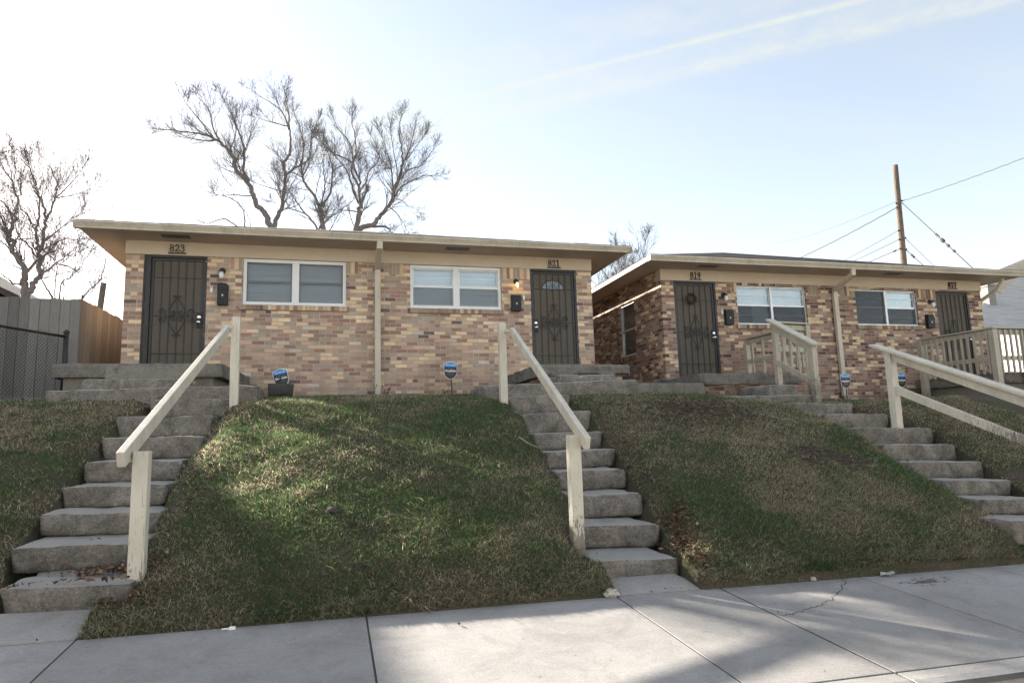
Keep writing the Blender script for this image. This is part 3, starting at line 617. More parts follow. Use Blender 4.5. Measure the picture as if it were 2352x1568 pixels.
# ------------------------------------------------------------------ porches
def porch(front, back, y0, y1, zt, th, px, label, ped_mat, step9, wide, extra_side=None, chip=.1, mat='porch'):
    root = thing('porch', label, 'porch', ((front[0]+front[1])/2, y0, zt - .5))
    m = MB(); nx_, ny_, nz_ = 46, 26, 4; cache = {}; vs = []; fs = []
    def vid(i, j, k):
        if (i, j, k) in cache: return cache[(i, j, k)]
        u, v = i / nx_, j / ny_; xl = front[0] + (back[0] - front[0]) * v; xr = front[1] + (back[1] - front[1]) * v
        p = Vector((xl + (xr - xl) * u, y0 + (y1 - y0) * v, zt - th + th * k / nz_))
        if j == 0: p.y += .012 if k in (0, nz_) else 0
        if j == 0 and i in (0, nx_): p.y += .05
        p += noise.noise_vector(p * 7) * .010 + noise.noise_vector(p * 24) * .004
        e = noise.noise(p * 3.5 + Vector((zt, 4, 1)))
        if (j == 0 or i in (0, nx_)) and e > .1: p.y += chip * (e - .1) * (1.6 if k == 0 else .4); p.z += chip * .6 * (e - .1) * (1 if k == 0 else -.6 if k == nz_ else 0)
        cache[(i, j, k)] = len(vs); vs.append(p); return cache[(i, j, k)]
    for i in range(nx_):
        for j in range(ny_):
            fs.append((vid(i,j,0), vid(i,j+1,0), vid(i+1,j+1,0), vid(i+1,j,0))); fs.append((vid(i,j,nz_), vid(i+1,j,nz_), vid(i+1,j+1,nz_), vid(i,j+1,nz_)))
        for k in range(nz_):
            fs.append((vid(i,0,k), vid(i+1,0,k), vid(i+1,0,k+1), vid(i,0,k+1))); fs.append((vid(i,ny_,k), vid(i,ny_,k+1), vid(i+1,ny_,k+1), vid(i+1,ny_,k)))
    for j in range(ny_):
        for k in range(nz_):
            fs.append((vid(0,j,k), vid(0,j,k+1), vid(0,j+1,k+1), vid(0,j+1,k))); fs.append((vid(nx_,j,k), vid(nx_,j+1,k), vid(nx_,j+1,k+1), vid(nx_,j,k+1)))
    m.add(vs, fs); m.build('slab', mat, root, smooth=False)
    m = MB(); g = .12
    m.prism([(front[0]+g, y0+g, zt-1.0), (front[1]-g, y0+g, zt-1.0), (back[1]-g, y1, zt-1.0), (back[0]+g, y1, zt-1.0)], (0, 0, 1.0 - th + .004)); m.build('pedestal', ped_mat, root)
    if step9:
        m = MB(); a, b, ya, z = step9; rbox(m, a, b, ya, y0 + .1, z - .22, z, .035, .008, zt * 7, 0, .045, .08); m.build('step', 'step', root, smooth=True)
    return root
porchA1 = porch((-3.60, -1.50), (-3.62, -1.36), 10.1, 12.2, 1.16, .19, 0, 'grey painted porch slab with steps in front of the door marked 823', 'painted_conc', (-3.03, -1.75, 9.42, .885), None, chip=.03)
m = MB(); m.box(-2.95, -1.95, 10.095, 10.22, .62, 1.12); m.build('riser_block', 'painted_conc', porchA1, bevel=.01)
porchA2 = porch((3.13, 4.74), (3.10, 4.80), 10.1, 12.2, 1.145, .19, 0, 'chipped bare concrete porch on a brick base below the door marked 821', 'brick_a', (3.22, 4.16, 9.42, .915), None, chip=.16)
porchB1 = porch((6.10, 8.14), (5.98, 8.2), 10.25, 12.2, 1.01, .20, 0, 'cracked dark porch slab in front of the door marked 819', 'brick_b', (6.85, 7.38, 9.45, .74), None, chip=.2)
porchB2 = porch((12.62, 15.3), (12.6, 15.3), 10.35, 12.2, 1.02, .22, 0, 'crumbling porch slab on a patched base below the door marked 817', 'painted_conc', None, None, chip=.25)
def walkslab(xa, xb, y, d, z0, z1, label, seed, h=.2):
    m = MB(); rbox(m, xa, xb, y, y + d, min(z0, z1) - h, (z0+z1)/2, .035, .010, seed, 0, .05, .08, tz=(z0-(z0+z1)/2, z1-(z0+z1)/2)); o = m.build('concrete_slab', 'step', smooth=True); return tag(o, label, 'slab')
walkslab(-3.26, -.89, 9.0, .8, .715, .762, 'long low concrete slab at the head of the left steps', 61)
walkslab(1.98, 4.33, 9.0, .9, .73, .80, 'long low concrete slab at the head of the middle steps', 62, .21)
m = MB(); rbox(m, 4.40, 5.62, 9.35, 9.9, .55, .775, .03, .008, 63, 0, .05, .06); tag(m.build('concrete_slab', 'porch', smooth=True), 'slim concrete slab bridging the gap between the two brick houses', 'slab')
walkslab(5.66, 7.42, 9.0, .55, .545, .535, 'dark concrete slab at the foot of the porch marked 819', 64, .16)
# stone edging along the walls
def edging(x0, x1, y, dz, label, nmat, step=.42):
    t = thing('stone_edging', label, 'edging', ((x0+x1)/2, y, hz((x0+x1)/2, y)))
    m = MB(); x = x0
    while x < x1:
        l = step * random.uniform(.85, 1.15); z = hz(x, y) + dz + random.uniform(-.012, .012)
        rbox(m, x, x + l - .015, y + random.uniform(-.02, .02), y + .2, z - .09, z, .02, .006, x, 0, .06); x += l
    m.build('stones', nmat, t, smooth=True); return t
edging(-.95, 2.7, 11.75, .05, 'flat grey stone edging at the wall foot between 823 and 821', 'porch', .62)
edging(8.3, 12.3, 11.3, .045, 'row of brown edging blocks at the wall foot between 819 and 817', 'landscape', .36)
edging(12.4, 15.5, 9.75, .06, 'weathered brick edging below the crumbling porch marked 817', 'landscape', .4)

# ------------------------------------------------------------------ houses
WALLY = 12.2
DIG = {'8': [[(.5+.30*math.cos(t), .74+.22*math.sin(t)) for t in np.linspace(0, 2*PI, 15)], [(.5+.36*math.cos(t), .27+.25*math.sin(t)) for t in np.linspace(0, 2*PI, 15)]],
       '2': [[(.16,.72),(.22,.90),(.48,.98),(.76,.88),(.80,.68),(.62,.44),(.30,.20),(.14,.06)], [(.12,.05),(.86,.05),(.90,.24)]],
       '3': [[(.16,.78),(.26,.93),(.50,.98),(.74,.88),(.74,.68),(.52,.54),(.40,.53)], [(.45,.53),(.76,.44),(.84,.26),(.72,.08),(.44,.01),(.20,.08),(.14,.22)]],
       '1': [[(.26,.82),(.52,.97),(.52,.04)], [(.24,.03),(.80,.03)]],
       '9': [[(.5+.34*math.cos(t), .70+.27*math.sin(t)) for t in np.linspace(0, 2*PI, 15)], [(.84,.70),(.78,.35),(.56,.06),(.22,.03)]],
       '7': [[(.12,.72),(.16,.94),(.88,.94)], [(.88,.94),(.62,.50),(.48,.02)]]}
def number(root, txt, cx, zb, y, h=.125):
    m = MB(); wch = h * .60; x0 = cx - wch * len(txt) * .56
    for i, ch in enumerate(txt):
        for stroke in DIG[ch]:
            for (a, b), (c, d) in zip(stroke[:-1], stroke[1:]):
                p = Vector((x0 + (i * 1.12 + a) * wch, y - .006, zb + b * h)); q = Vector((x0 + (i * 1.12 + c) * wch, y - .006, zb + d * h))
                vert = abs((q - p).normalized().z); m.beam(p - (q-p)*.14, q + (q-p)*.14, .012, .017 + .018 * vert, up=(0, -1, 0.01) if True else None)
    m.box(x0 - .015, x0 + wch * len(txt) * 1.12 + .01, y - .012, y - .001, zb - .040, zb - .014)
    return m.build('house_number', 'black', root)

def slats(m, x0, x1, y, z0, z1, pitch=.026):
    z = z0
    while z < z1:
        d_ = random.gauss(0, .0012); m.beam((x0, y, z + pitch/2 + d_), (x1, y, z + pitch/2 - d_ + random.gauss(0, .001)), .003, pitch * random.uniform(.84, .94), up=(0, -.35 + random.gauss(0, .09), 1)); z += pitch
def window(root, mats, X0, X1, z0, z1, style, Y=WALLY):
    fy0, fy1 = Y + .035, Y + .11
    fm = 'white' if style in ('A1', 'A2') else 'alu'; fw = .058 if fm == 'white' else .028
    mid = (X0 + X1) / 2; mw = .06 if fm == 'white' else .028
    m = MB()
    m.box(X0, X0+fw, fy0, fy1, z0+fw, z1-fw); m.box(X1-fw, X1, fy0, fy1, z0+fw, z1-fw); m.box(X0, X1, fy0, fy1, z1-fw, z1); m.box(X0, X1, fy0-.01, fy1, z0, z0+fw); m.box(mid-mw, mid+mw, fy0-.004, fy1, z0+fw, z1-fw)
    W = m.build('window', fm, root, bevel=.004)
    hm = z0 + (z1 - z0) * (.51 if style != 'B1' else .50)
    sa = MB(); panes = MB()
    for a, b in ((X0+fw, mid-mw), (mid+mw, X1-fw)):
        s_ = .02; y2 = fy0 + .028
        sa.box(a, a+s_, y2, y2+.03, z0+fw, z1-fw); sa.box(b-s_, b, y2, y2+.03, z0+fw, z1-fw); sa.box(a, b, y2, y2+.03, z1-fw-s_, z1-fw); sa.box(a, b, y2, y2+.03, z0+fw, z0+fw+s_)
        sa.box(a, b, y2-.006, y2+.034, hm-.02, hm+.02 if style != 'A2' else hm+.03)
        if style in ('B1', 'B2'):
            for zz in (.25, .76): sa.box(a+s_, b-s_, y2+.004, y2+.02, z0+(z1-z0)*zz-.006, z0+(z1-z0)*zz+.006)
        panes.box(a+s_, b-s_, y2+.014, y2+.018, z0+fw+s_, z1-fw-s_)
    sa.build('sash', {'A1': 'sash', 'A2': 'white', 'B1': 'alu', 'B2': 'alu'}[style], W)
    panes.build('pane', 'glass', W)
    def half(i): return (X0+fw, mid-mw) if i == 0 else (mid+mw, X1-fw)
    yb = fy1 + .03
    bl = MB(); 
    if style in ('A1', 'A2'):
        slats(bl, X0+fw, X1-fw, yb, z0+fw, z1-fw); bl.build('blind', 'blind', W)
    elif style == 'B1':
        slats(bl, X0+fw, X1-fw, yb, hm, z1-fw); slats(bl, mid-.42, mid-.04, yb, z0+.05, hm, .03); bl.build('blind', 'blind', W)  # bright slats at lower left stand for a lit patch in the window
        b2 = MB(); slats(b2, X0+fw, X1-fw, yb+.04, z0+fw, hm, .03); b2.build('dark_slats', 'dim_window', W)
    else:
        b2 = MB(); slats(b2, X0+fw, X1-fw, yb+.04, z0+fw, z1-fw, .03); b2.build('dark_slats', 'dim_window', W)  # dark-coloured slats stand for the unlit room; no blind hangs here
        a, b = half(1); bl.box(a, b, yb, yb+.01, hm, z1-fw); bl.build('curtain', 'lace', W)
    sc_ = MB(); ys_ = fy0 + .016
    if style == 'A1': sc_.box(*half(0), ys_, ys_+.002, z0+fw, z1-fw); sc_.box(*half(1), ys_, ys_+.002, z0+fw, z1-fw)
    elif style == 'A2': sc_.box(*half(0), ys_, ys_+.002, z0+fw, hm-.02); sc_.box(*half(1), ys_, ys_+.002, z0+fw, hm-.02)
    elif style == 'B1': sc_.box(*half(0), ys_, ys_+.002, z0+fw, hm-.015); sc_.box(*half(1), ys_, ys_+.002, z0+fw, hm-.015)
    elif style == 'B2': sc_.box(*half(0), ys_, ys_+.002, z0+fw, z1-fw); sc_.box(*half(1), ys_, ys_+.002, z0+fw, hm-.02)
    if sc_.v: sc_.build('screen', 'screen' if style[0] == 'A' else 'screen_dark', W)
    s2 = MB(); s2.add([(X0-.05, Y-.035, z0-.095), (X1+.05, Y-.035, z0-.095), (X1+.05, Y-.035, z0-.012), (X0-.05, Y-.035, z0-.012), (X0-.05, Y+.06, z0-.095), (X1+.05, Y+.06, z0-.095), (X1+.05, Y+.06, z0-.003), (X0-.05, Y+.06, z0-.003)],
        [(0,1,2,3),(3,2,6,7),(7,6,5,4),(4,5,1,0),(0,3,7,4),(1,5,6,2)])
    s2.build('sill', mats + '_sill', W)
    return W
def spiral(cx, cz, r, turns, a0, sgn, n=26):
    return [(cx + sgn * r * (1 - .82 * t) * math.cos(a0 + turns * 2*PI * t), cz + r * (1 - .82 * t) * math.sin(a0 + turns * 2*PI * t)) for t in np.linspace(0, 1, n)]
def door(root, X0, X1, z0, z1, hand, fan=False, slim=0.0, Y=WALLY):
    fy = Y + .02; fw = .042
    m = MB(); m.box(X0, X0+fw+slim, fy-.012, fy+.09, z0, z1); m.box(X1-fw, X1, fy-.012, fy+.09, z0, z1); m.box(X0+fw+slim, X1-fw, fy-.012, fy+.09, z1-fw, z1)
    if slim: m.box(X0+.018, X0+.03, fy-.028, fy-.010, z0, z1-.02); m.box(X0+fw+slim-.012, X0+fw+slim, fy-.03, fy-.010, z0, z1-.03)
    D = m.build('security_door', 'black', root, bevel=.004)
    a, b = X0+fw+slim+.004, X1-fw-.004; zt = z1-fw-.004; zb = z0+.01; yb = fy+.012
    m = MB(); q = .04; m.box(a, a+q, yb, yb+.035, zb, zt); m.box(b-q, b, yb, yb+.035, zb, zt); m.box(a+q, b-q, yb, yb+.035, zt-q, zt); m.box(a+q, b-q, yb, yb+.035, zb, zb+.06)
    nb = 5; wd = (b - a - 2*q)
    for i in range(1, nb + 1): x = a + q + wd * i / (nb + 1); m.beam((x, yb+.008, zb+.05), (x, yb+.008, zt-q+.01), .012, .012, up=(0, 1, 0))
    for t in (.165, .49, .805): z = zb + (zt - zb) * (1 - t) ; m.beam((a+q-.01, yb+.012, z), (b-q+.01, yb+.012, z), .012, .012)
    m.build('bar_grille', 'black', D)
    m = MB(); m.box(a+q, b-q, yb+.024, yb+.028, zb+.06, zt-q); m.build('screen_panel', 'mesh', D)
    m = MB(); cx = (a + b) / 2; cz = zb + (zt - zb) * .51; yy = yb - .004; R = .0075
    S = lambda pts: m.tube([(x, yy, z) for x, z in pts], R, 5)
    for sg in (1, -1):
        for vs_ in (1, -1):
            f = lambda x, z: (cx + sg * x, cz + vs_ * z)
            hb = [(.0, .33), (.04, .26), (.09, .17), (.125, .10), (.12, .045), (.085, .012), (.045, .02), (.025, .05), (.04, .085), (.07, .082), (.075, .055), (.06, .045)]
            S([f(*p) for p in hb])
            S([f(*p) for p in [(0, .31), (.02, .345), (.045, .35), (.055, .33), (.042, .318)]])
            S([f(*p) for p in [(.17+wd*0, .0), (.175, .07), (.205, .115), (.25, .11), (.275, .07), (.255, .035), (.225, .045), (.228, .072), (.243, .07)]])
    m.build('scrollwork', 'black', D)
    xl = (b - .045) if hand == 'R' else (a + .045)
    m = MB(); zl = zb + (zt - zb) * .475; m.box(xl-.05, xl+.045, yb-.012, yb-.001, zl-.13, zl+.13); m.build('lock_plate', 'black_gloss', D, bevel=.003)
    m = MB(); xk = xl - .015 if hand == 'R' else xl
    m.lathe((xk, yb-.012, zl+.055), (0, -1, 0), [(0, .030), (.008, .030), (.012, .018), (.022, .018), (.022, .001)]); m.build('deadbolt', 'chrome', D, smooth=False)
    m = MB(); m.lathe((xk, yb-.012, zl-.035), (0, -1, 0), [(0, .034), (.008, .034), (.01, .014), (.028, .014), (.034, .026), (.05, .030), (.06, .024), (.063, .001)]); m.build('handle', 'chrome', D, smooth=True)
    if fan:
        m = MB(); fx, fz, r = cx, zb + (zt-zb)*.835, .225; P = [(fx + r*math.cos(t), yb+.020, fz + r*.78*math.sin(t)) for t in np.linspace(0, PI, 20)]
        m.prism(P, (0, .002, 0)); m.build('fanlight', simple('fanlight_glass', (.13,.155,.18), (.10,.12,.145), 6, 0.15, 0, spec=.8) if 'fan' not in M else M['fan'], D)
        m = MB(); m.tube(P + [P[0]], .008, 5)
        for t in (.7, 1.25, 1.57, 1.89, 2.44): m.tube([(fx + .08*math.cos(t), yb+.017, fz + .06*math.sin(t)), (fx + r*math.cos(t), yb+.017, fz + r*.78*math.sin(t))], .005, 4)
        m.tube([(fx + .08*math.cos(t), yb+.017, fz + .06*math.sin(t)) for t in np.linspace(0, PI, 9)], .005, 4)
        m.build('fanlight_bars', 'black', D)
    m = MB(); m.box(X0, X1, fy+.10, fy+.14, z0, z1); m.build('door_leaf', 'mesh', D)
    for zz in (.06, .35, .65, .96):
        for xx in (X0 + .02, X1 - .02): m = MB(); m.lathe((xx, fy-.012, z0 + (z1-z0)*zz), (0, -1, 0), [(0, .007), (.003, .006), (.004, .001)], 8); m.build('screw', 'chrome', D)
    return D

def house(label, x0, x1, ys, z0, zf, doors, wins, brick, side_win, pitch, nums, pipe_x, flex):
    # z0 wall foot, zf frieze bottom
    root = thing('brick_duplex', label, 'house', (x0, ys, z0)); y1 = ys + 9.0; T = .2
    top = zf + .235; ex = .52; ey = .60
    op = sorted([(a, b, c, d) for a, b, c, d in doors] + [(a, b, c, d) for a, b, c, d in wins])
    m = MB(); x = x0
    for a, b, c, d in op:
        m.box(x, a, ys, ys+T, z0, zf+.1)
        if c > z0: m.box(a, b, ys, ys+T, z0, c)
        if d < zf - .001: m.box(a, b, ys, ys+T, d, zf+.1)
        x = b
    m.box(x, x1, ys, ys+T, z0, zf+.1)
    if side_win:
        a, b, c, d = side_win; m.box(x0, x0+T, ys+T, a, z0, top-.01); m.box(x0, x0+T, b, y1, z0, top-.01); m.box(x0, x0+T, a, b, z0, c); m.box(x0, x0+T, a, b, d, top-.01)
    else: m.box(x0, x0+T, ys+T, y1, z0, top-.01)
    m.box(x1-T, x1, ys+T, y1, z0, top-.01); m.box(x0, x1, y1-T, y1+.001, z0, top-.01)
    m.box(x0+T, x1-T, ys+.75, ys+.8, z0, top-.02)
    m.build('wall', brick, root)
    m = MB(); m.box(x0-.012, x1+.012, ys-.022, ys+T, zf, top); m.build('frieze', 'trim', root, bevel=.004)
    # soffit, fascia, gutter
    m = MB(); m.box(x0-ex, x1+ex, ys-ey, y1+ey, top, top+.015); m.build('soffit', 'soffit', root)
    m = MB(); zb, ztp = top-.012, top+.10
    m.box(x0-ex-.02, x0-ex, ys-ey, y1+ey, top+.004, ztp); m.box(x1+ex, x1+ex+.02, ys-ey, y1+ey, zb, ztp); m.box(x0-ex-.02, x1+ex+.02, y1+ey, y1+ey+.02, zb, ztp); m.box(x0-ex-.02, x1+ex+.02, ys-ey-.004, ys-ey+.02, zb, ztp)
    m.box(x0-ex-.032, x0-ex-.02, ys-ey, y1+ey, top+.045, ztp+.004); m.box(x1+ex+.02, x1+ex+.032, ys-ey, y1+ey, top+.045, ztp+.004)
    m.build('fascia', 'gutter', root, bevel=.003)
    yg = ys - ey - .006; g = [(yg, top-.022), (yg-.070, top-.022), (yg-.078, top-.016), (yg-.078, top-.004), (yg-.070, top+.0), (yg-.112, top+.060), (yg-.120, top+.066), (yg-.120, top+.090), (yg-.110, top+.090), (yg-.104, top+.062), (yg-.06, top-.01), (yg-.01, top-.01), (yg-.01, top+.090), (yg, top+.090)]
    xa, xb = x0-ex-.045, x1+ex+.045; n = len(g); m = MB(); m.add([(xa, y, z) for y, z in g] + [(xb, y, z) for y, z in g], [(i, (i+1)%n, n+(i+1)%n, n+i) for i in range(n)])
    m.box(xa-.003, xa, yg-.118, yg, top-.03, top+.095); m.box(xb, xb+.003, yg-.118, yg, top-.03, top+.095)
    for gx in (x0 + 2.6, x0 + 5.9): m.add([(gx-.012, y-.004, z-.003 if z < top+.05 else z+.002) for y, z in g[:7]] + [(gx+.012, y-.004, z-.003 if z < top+.05 else z+.002) for y, z in g[:7]], [(i, i+1, 8+i, 7+i) for i in range(6)])
    m.build('gutter', 'gutter', root)
    # hip roof with a thick shingle edge
    L, R_, F, B = x0-ex-.04, x1+ex+.02, ys-ey-.05, y1+ey+.05; h = (B - F) / 2; zr = top + .088; zt = zr + h * pitch; ov = .016
    if (R_ - L) > (B - F): A, C = (L + h, (F+B)/2, zt), (R_ - h, (F+B)/2, zt)
    else: h2 = (R_ - L)/2; zt = zr + h2 * pitch; A, C = ((L+R_)/2, F + h2, zt), ((L+R_)/2, B - h2, zt)
    m = MB(); b = [(L, F, zr), (R_, F, zr), (R_, B, zr), (L, B, zr)]; u = [(p[0], p[1], p[2]+ov) for p in b]; A = (A[0], A[1], A[2]+ov); C = (C[0], C[1], C[2]+ov)
    if (R_ - L) > (B - F): fs = [(4,5,9,8), (5,6,9), (6,7,8,9), (7,4,8)]
    else: fs = [(4,5,8), (5,6,9,8), (6,7,9), (7,4,8,9)]
    m.add(b + u + [A, C], [(3,2,1,0), (0,1,5,4), (1,2,6,5), (2,3,7,6), (3,0,4,7)] + fs)
    # ragged lower shingle tabs
    x = L
    while x < R_ - .1: l = random.uniform(.22, .34); m.box(x+.002, min(x+l, R_)-.002, F-.02-random.uniform(0, .012), F+.05, zr+.006, zr+ov+.010+random.uniform(0, .006)); x += l
    m.build('roof', 'shingle', root)
    for k, (a, b, c, d) in enumerate(doors):
        door(root, a, b, c, d, 'R' if k == 0 or x0 > 5 else 'L', fan=(x0 < 0 and k == 1), slim=.07 if (x0 < 0 and k == 0) else 0.0)
        number(root, nums[k], a + (b - a)*.52, zf + .06, ys - .024)
    for k, (a, b, c, d) in enumerate(wins): window(root, brick, a, b, c, d, (('A1', 'A2') if x0 < 0 else ('B1', 'B2'))[k])
    # soffit vents
    for vx in ((x0 + .82, x0 + 5.56) if x0 < 0 else (x0+.9, x0+5.5)):
        m = MB()
        for i in range(9): m.box(vx-.2+i*.045, vx-.2+i*.045+.02, ys-.42, ys-.26, top-.004, top-.001)
        m.box(vx-.22, vx+.22, ys-.44, ys-.24, top-.0025, top-.0005); m.build('soffit_vent', 'galv', root)
    # downspout
    m = MB(); px = pipe_x; gy = ys - ey - .06; zt_ = top - .02
    path = [(px, gy, zt_), (px, gy, zt_-.10), (px, ys-.10, zf-.12), (px, ys-.075, zf-.22), (px, ys-.075, z0+.25)]
    if flex: path[-1] = (px, ys-.075, z0+.32)
    P = [Vector(p) for p in path]; vs = []; w_, d_ = .052, .038
    for i, p in enumerate(P):
        dd = (P[min(i+1, len(P)-1)] - P[max(i-1, 0)]).normalized(); nn = Vector((0, dd.z, -dd.y)).normalized()
        for sx, sn in ((-1, -1), (1, -1), (1, 1), (-1, 1)): vs.append(p + Vector((w_*sx, 0, 0)) + nn * d_ * sn)
    fs = [(i*4+k, i*4+(k+1)%4, (i+1)*4+(k+1)%4, (i+1)*4+k) for i in range(len(P)-1) for k in range(4)] + [(0,1,2,3), tuple(range(len(P)*4-1, len(P)*4-5, -1))]
    m.add(vs, fs)
    m.box(px-.062, px+.062, ys-.12, ys-.001, z0+1.35, z0+1.37)
    ds = m.build('downspout', 'gutter', root, bevel=.006)
    m = MB()
    if flex:
        q = [Vector((px, ys-.075, z0+.33)), Vector((px+.02, ys-.10, z0+.2)), Vector((px+.07, ys-.2, z0+.08)), Vector((px+.18, ys-.38, z0+.05)), Vector((px+.32, ys-.5, z0+.04))]; pts = []; rr = []
        for i in range(len(q)-1):
            for t in np.arange(0, 1, .1): pts.append(q[i].lerp(q[i+1], t)); rr.append(.048 if len(rr) % 2 else .058)
        m.tube(pts, rr, 12, cap=False); m.build('drain_hose', 'flex', ds, smooth=False)
    else:
        m.beam((px, ys-.075, z0+.26), (px, ys-.16, z0+.08), .115, .085, up=(0, 1, .5)); m.beam((px, ys-.15, z0+.11), (px+.04, ys-.34, z0+.045), .12, .09); m.build('outlet_elbow', 'gutter', ds, bevel=.01)
        m = MB(); m.beam((px+.0405, ys-.341, z0+.045), (px+.041, ys-.343, z0+.044), .10, .07); m.build('outlet_mouth', 'dark', ds)
    if side_win:
        a, b, c, d = side_win; m = MB(); fx = x0 + .05
        m.box(fx, fx+.06, a, a+.05, c, d); m.box(fx, fx+.06, b-.05, b, c, d); m.box(fx, fx+.06, a+.05, b-.05, d-.05, d); m.box(fx, fx+.06, a+.05, b-.05, c, c+.05); m.box(fx+.01, fx+.05, a+.05, b-.05, (c+d)/2-.02, (c+d)/2+.02)
        W = m.build('window', 'alu', root); m = MB(); m.box(fx+.03, fx+.035, a+.05, b-.05, c+.05, d-.05); m.build('pane', 'glass', W)
        m = MB(); zz = c+.05
        while zz < d-.05: m.beam((fx+.08, a+.05, zz), (fx+.08, b-.05, zz), .003, .024, up=(-.35, 0, 1)); zz += .026
        m.build('blind', 'blind', W); m = MB(); m.box(x0-.035, x0+.04, a-.06, b+.06, c-.09, c-.004); m.build('sill', brick + '_sill', W)
    return root
HA = house('left brick duplex with doors 823 and 821 and white-framed windows', -3.35, 4.955, WALLY, .505, 3.245,
    [(-3.075, -2.09, 1.165, 3.245), (3.69, 4.635, 1.15, 3.245)], [(-1.515, .228, 2.425, 3.245), (1.375, 3.11, 2.425, 3.245)], 'brick_a', None, .325, ('823', '821'), .778, False)
HB = house('right brick duplex with doors 819 and 817 and aluminium windows', 6.475, 14.78, WALLY, .37, 3.11,
    [(6.76, 7.73, .975, 3.11), (13.45, 14.40, 1.02, 3.09)], [(8.22, 9.935, 2.225, 3.06), (11.22, 12.90, 2.255, 3.06)], 'brick_b', (13.5, 14.35, 1.75, 2.98), .331, ('819', '817'), 10.62, True)
# second downspout at the right corner of the right house
m = MB(); P = [(14.95, 11.75, 3.32), (14.95, 11.78, 3.24), (14.93, 11.95, 3.06), (14.85, 12.25, 2.90), (14.84, 12.3, 2.75), (14.84, 12.3, .6)]; m.tube(P, .042, 8); m.build('downspout', 'gutter', HB, smooth=True)

# ------------------------------------------------------------------ wall fixtures
def lamp(x, z, lit, label, Y=WALLY):
    root = thing('wall_lamp', label, 'lamp', (x, Y, z - .1), group='porch lamps beside the doors')
    m = MB(); m.lathe((x, Y, z), (0, -1, 0), [(0, .055), (.012, .055), (.022, .035), (.03, .02)]); m.tube([(x, Y-.02, z), (x, Y-.07, z+.01), (x, Y-.10, z-.01)], .014, 8)
    m.lathe((x, Y-.10, z+.01), (0, 0, -1), [(0, .012), (.006, .034), (.045, .036), (.047, .03)]); m.build('bracket', 'black', root, smooth=False)
    m = MB(); r = 1
    m.lathe((x, Y-.10, z-.035), (0, 0, -1), [(0, .026), (.02, .036), (.06, .042), (.10, .036), (.118, .02), (.124, .001)], 16)
    if lit:
        m.build('glass_jar', 'jar', root, smooth=True); m = MB(); m.lathe((x, Y-.10, z-.045), (0, 0, -1), [(0, .012), (.02, .022), (.045, .026), (.065, .018), (.072, .001)], 12); m.build('bulb', 'bulb_on', root, smooth=True)
    else: m.build('bulb', 'bulb', root, smooth=True)
lamp(-1.846, 3.0, False, 'black wall lamp with an unlit bulb right of door 823')
lamp(3.40, 2.98, True, 'black wall lamp with a glowing bulb left of door 821')
lamp(7.90, 2.84, False, 'black wall lamp with an unlit bulb right of door 819')
lamp(13.25, 2.82, False, 'black wall lamp with an unlit bulb left of door 817')
def mailbox(x, z, rounded, label, Y=WALLY):
    root = thing('mailbox', label, 'mailbox', (x, Y, z - .2), group='black mailboxes on the brick walls')
    w_, h_ = (.085, .19) if rounded else (.092, .165)
    m = MB()
    if rounded: P = [(x-w_, Y-.005, z-h_+.01), (x-w_+.01, Y-.005, z-h_), (x+w_-.01, Y-.005, z-h_), (x+w_, Y-.005, z-h_+.01), (x+w_, Y-.005, z+h_-.03), (x+w_*.6, Y-.005, z+h_), (x-w_*.6, Y-.005, z+h_), (x-w_, Y-.005, z+h_-.03)]; m.prism(P, (0, -.10, 0))
    else: m.add([(x-w_, Y-.004, z-h_), (x+w_, Y-.004, z-h_), (x+w_, Y-.085, z-h_), (x-w_, Y-.085, z-h_), (x-w_, Y-.004, z+h_), (x+w_, Y-.004, z+h_), (x+w_, Y-.105, z+h_-.035), (x-w_, Y-.105, z+h_-.035)], [(3,2,1,0), (4,5,6,7), (0,1,5,4), (1,2,6,5), (2,3,7,6), (3,0,4,7)])
    m.build('box', 'black_gloss', root, bevel=.008)
    m = MB(); yy = Y - (.107 if rounded else .098)
    m.beam((x-w_*.98, yy+.012, z+h_-.062), (x+w_*.98, yy+.012, z+h_-.062), .03, .008); m.build('lid_lip', 'black', root)
    m = MB(); c = Vector((x, yy - .002, z - .03))                     # little eagle-like emblem
    m.prism([(c.x-.004, c.y, c.z-.022), (c.x+.004, c.y, c.z-.022), (c.x+.006, c.y, c.z+.004), (c.x+.018, c.y, c.z-.002), (c.x+.014, c.y, c.z+.012), (c.x+.004, c.y, c.z+.014), (c.x, c.y, c.z+.026), (c.x-.004, c.y, c.z+.014), (c.x-.014, c.y, c.z+.012), (c.x-.018, c.y, c.z-.002), (c.x-.006, c.y, c.z+.004)], (0, -.004, 0)); m.build('emblem', 'plastic', root)
mailbox(-1.82, 2.58, True, 'tall black mailbox with a rounded lid under the lamp by door 823')
mailbox(3.38, 2.56, False, 'small black mailbox under the lit lamp by door 821')
mailbox(7.97, 2.365, False, 'black mailbox between door 819 and its window')
mailbox(13.16, 2.36, False, 'black mailbox beside the barred door 817')
def bell(x, z, label, Y=WALLY):
    root = thing('doorbell', label, 'doorbell', (x, Y, z - .06), group='camera doorbells beside the doors')
    m = MB(); P = [(x+.02*math.cos(t), Y-.001, z + (.042 if math.sin(t) > 0 else -.042) + .02*math.sin(t)) for t in np.linspace(0, 2*PI, 17)[:-1]]; m.prism(P, (0, -.022, 0)); m.build('housing', 'plastic', root, bevel=.003)
    m = MB(); m.lathe((x, Y-.0235, z+.038), (0, -1, 0), [(0, .012), (.002, .012), (.003, .004)], 12); m.build('lens', 'black_gloss', root)
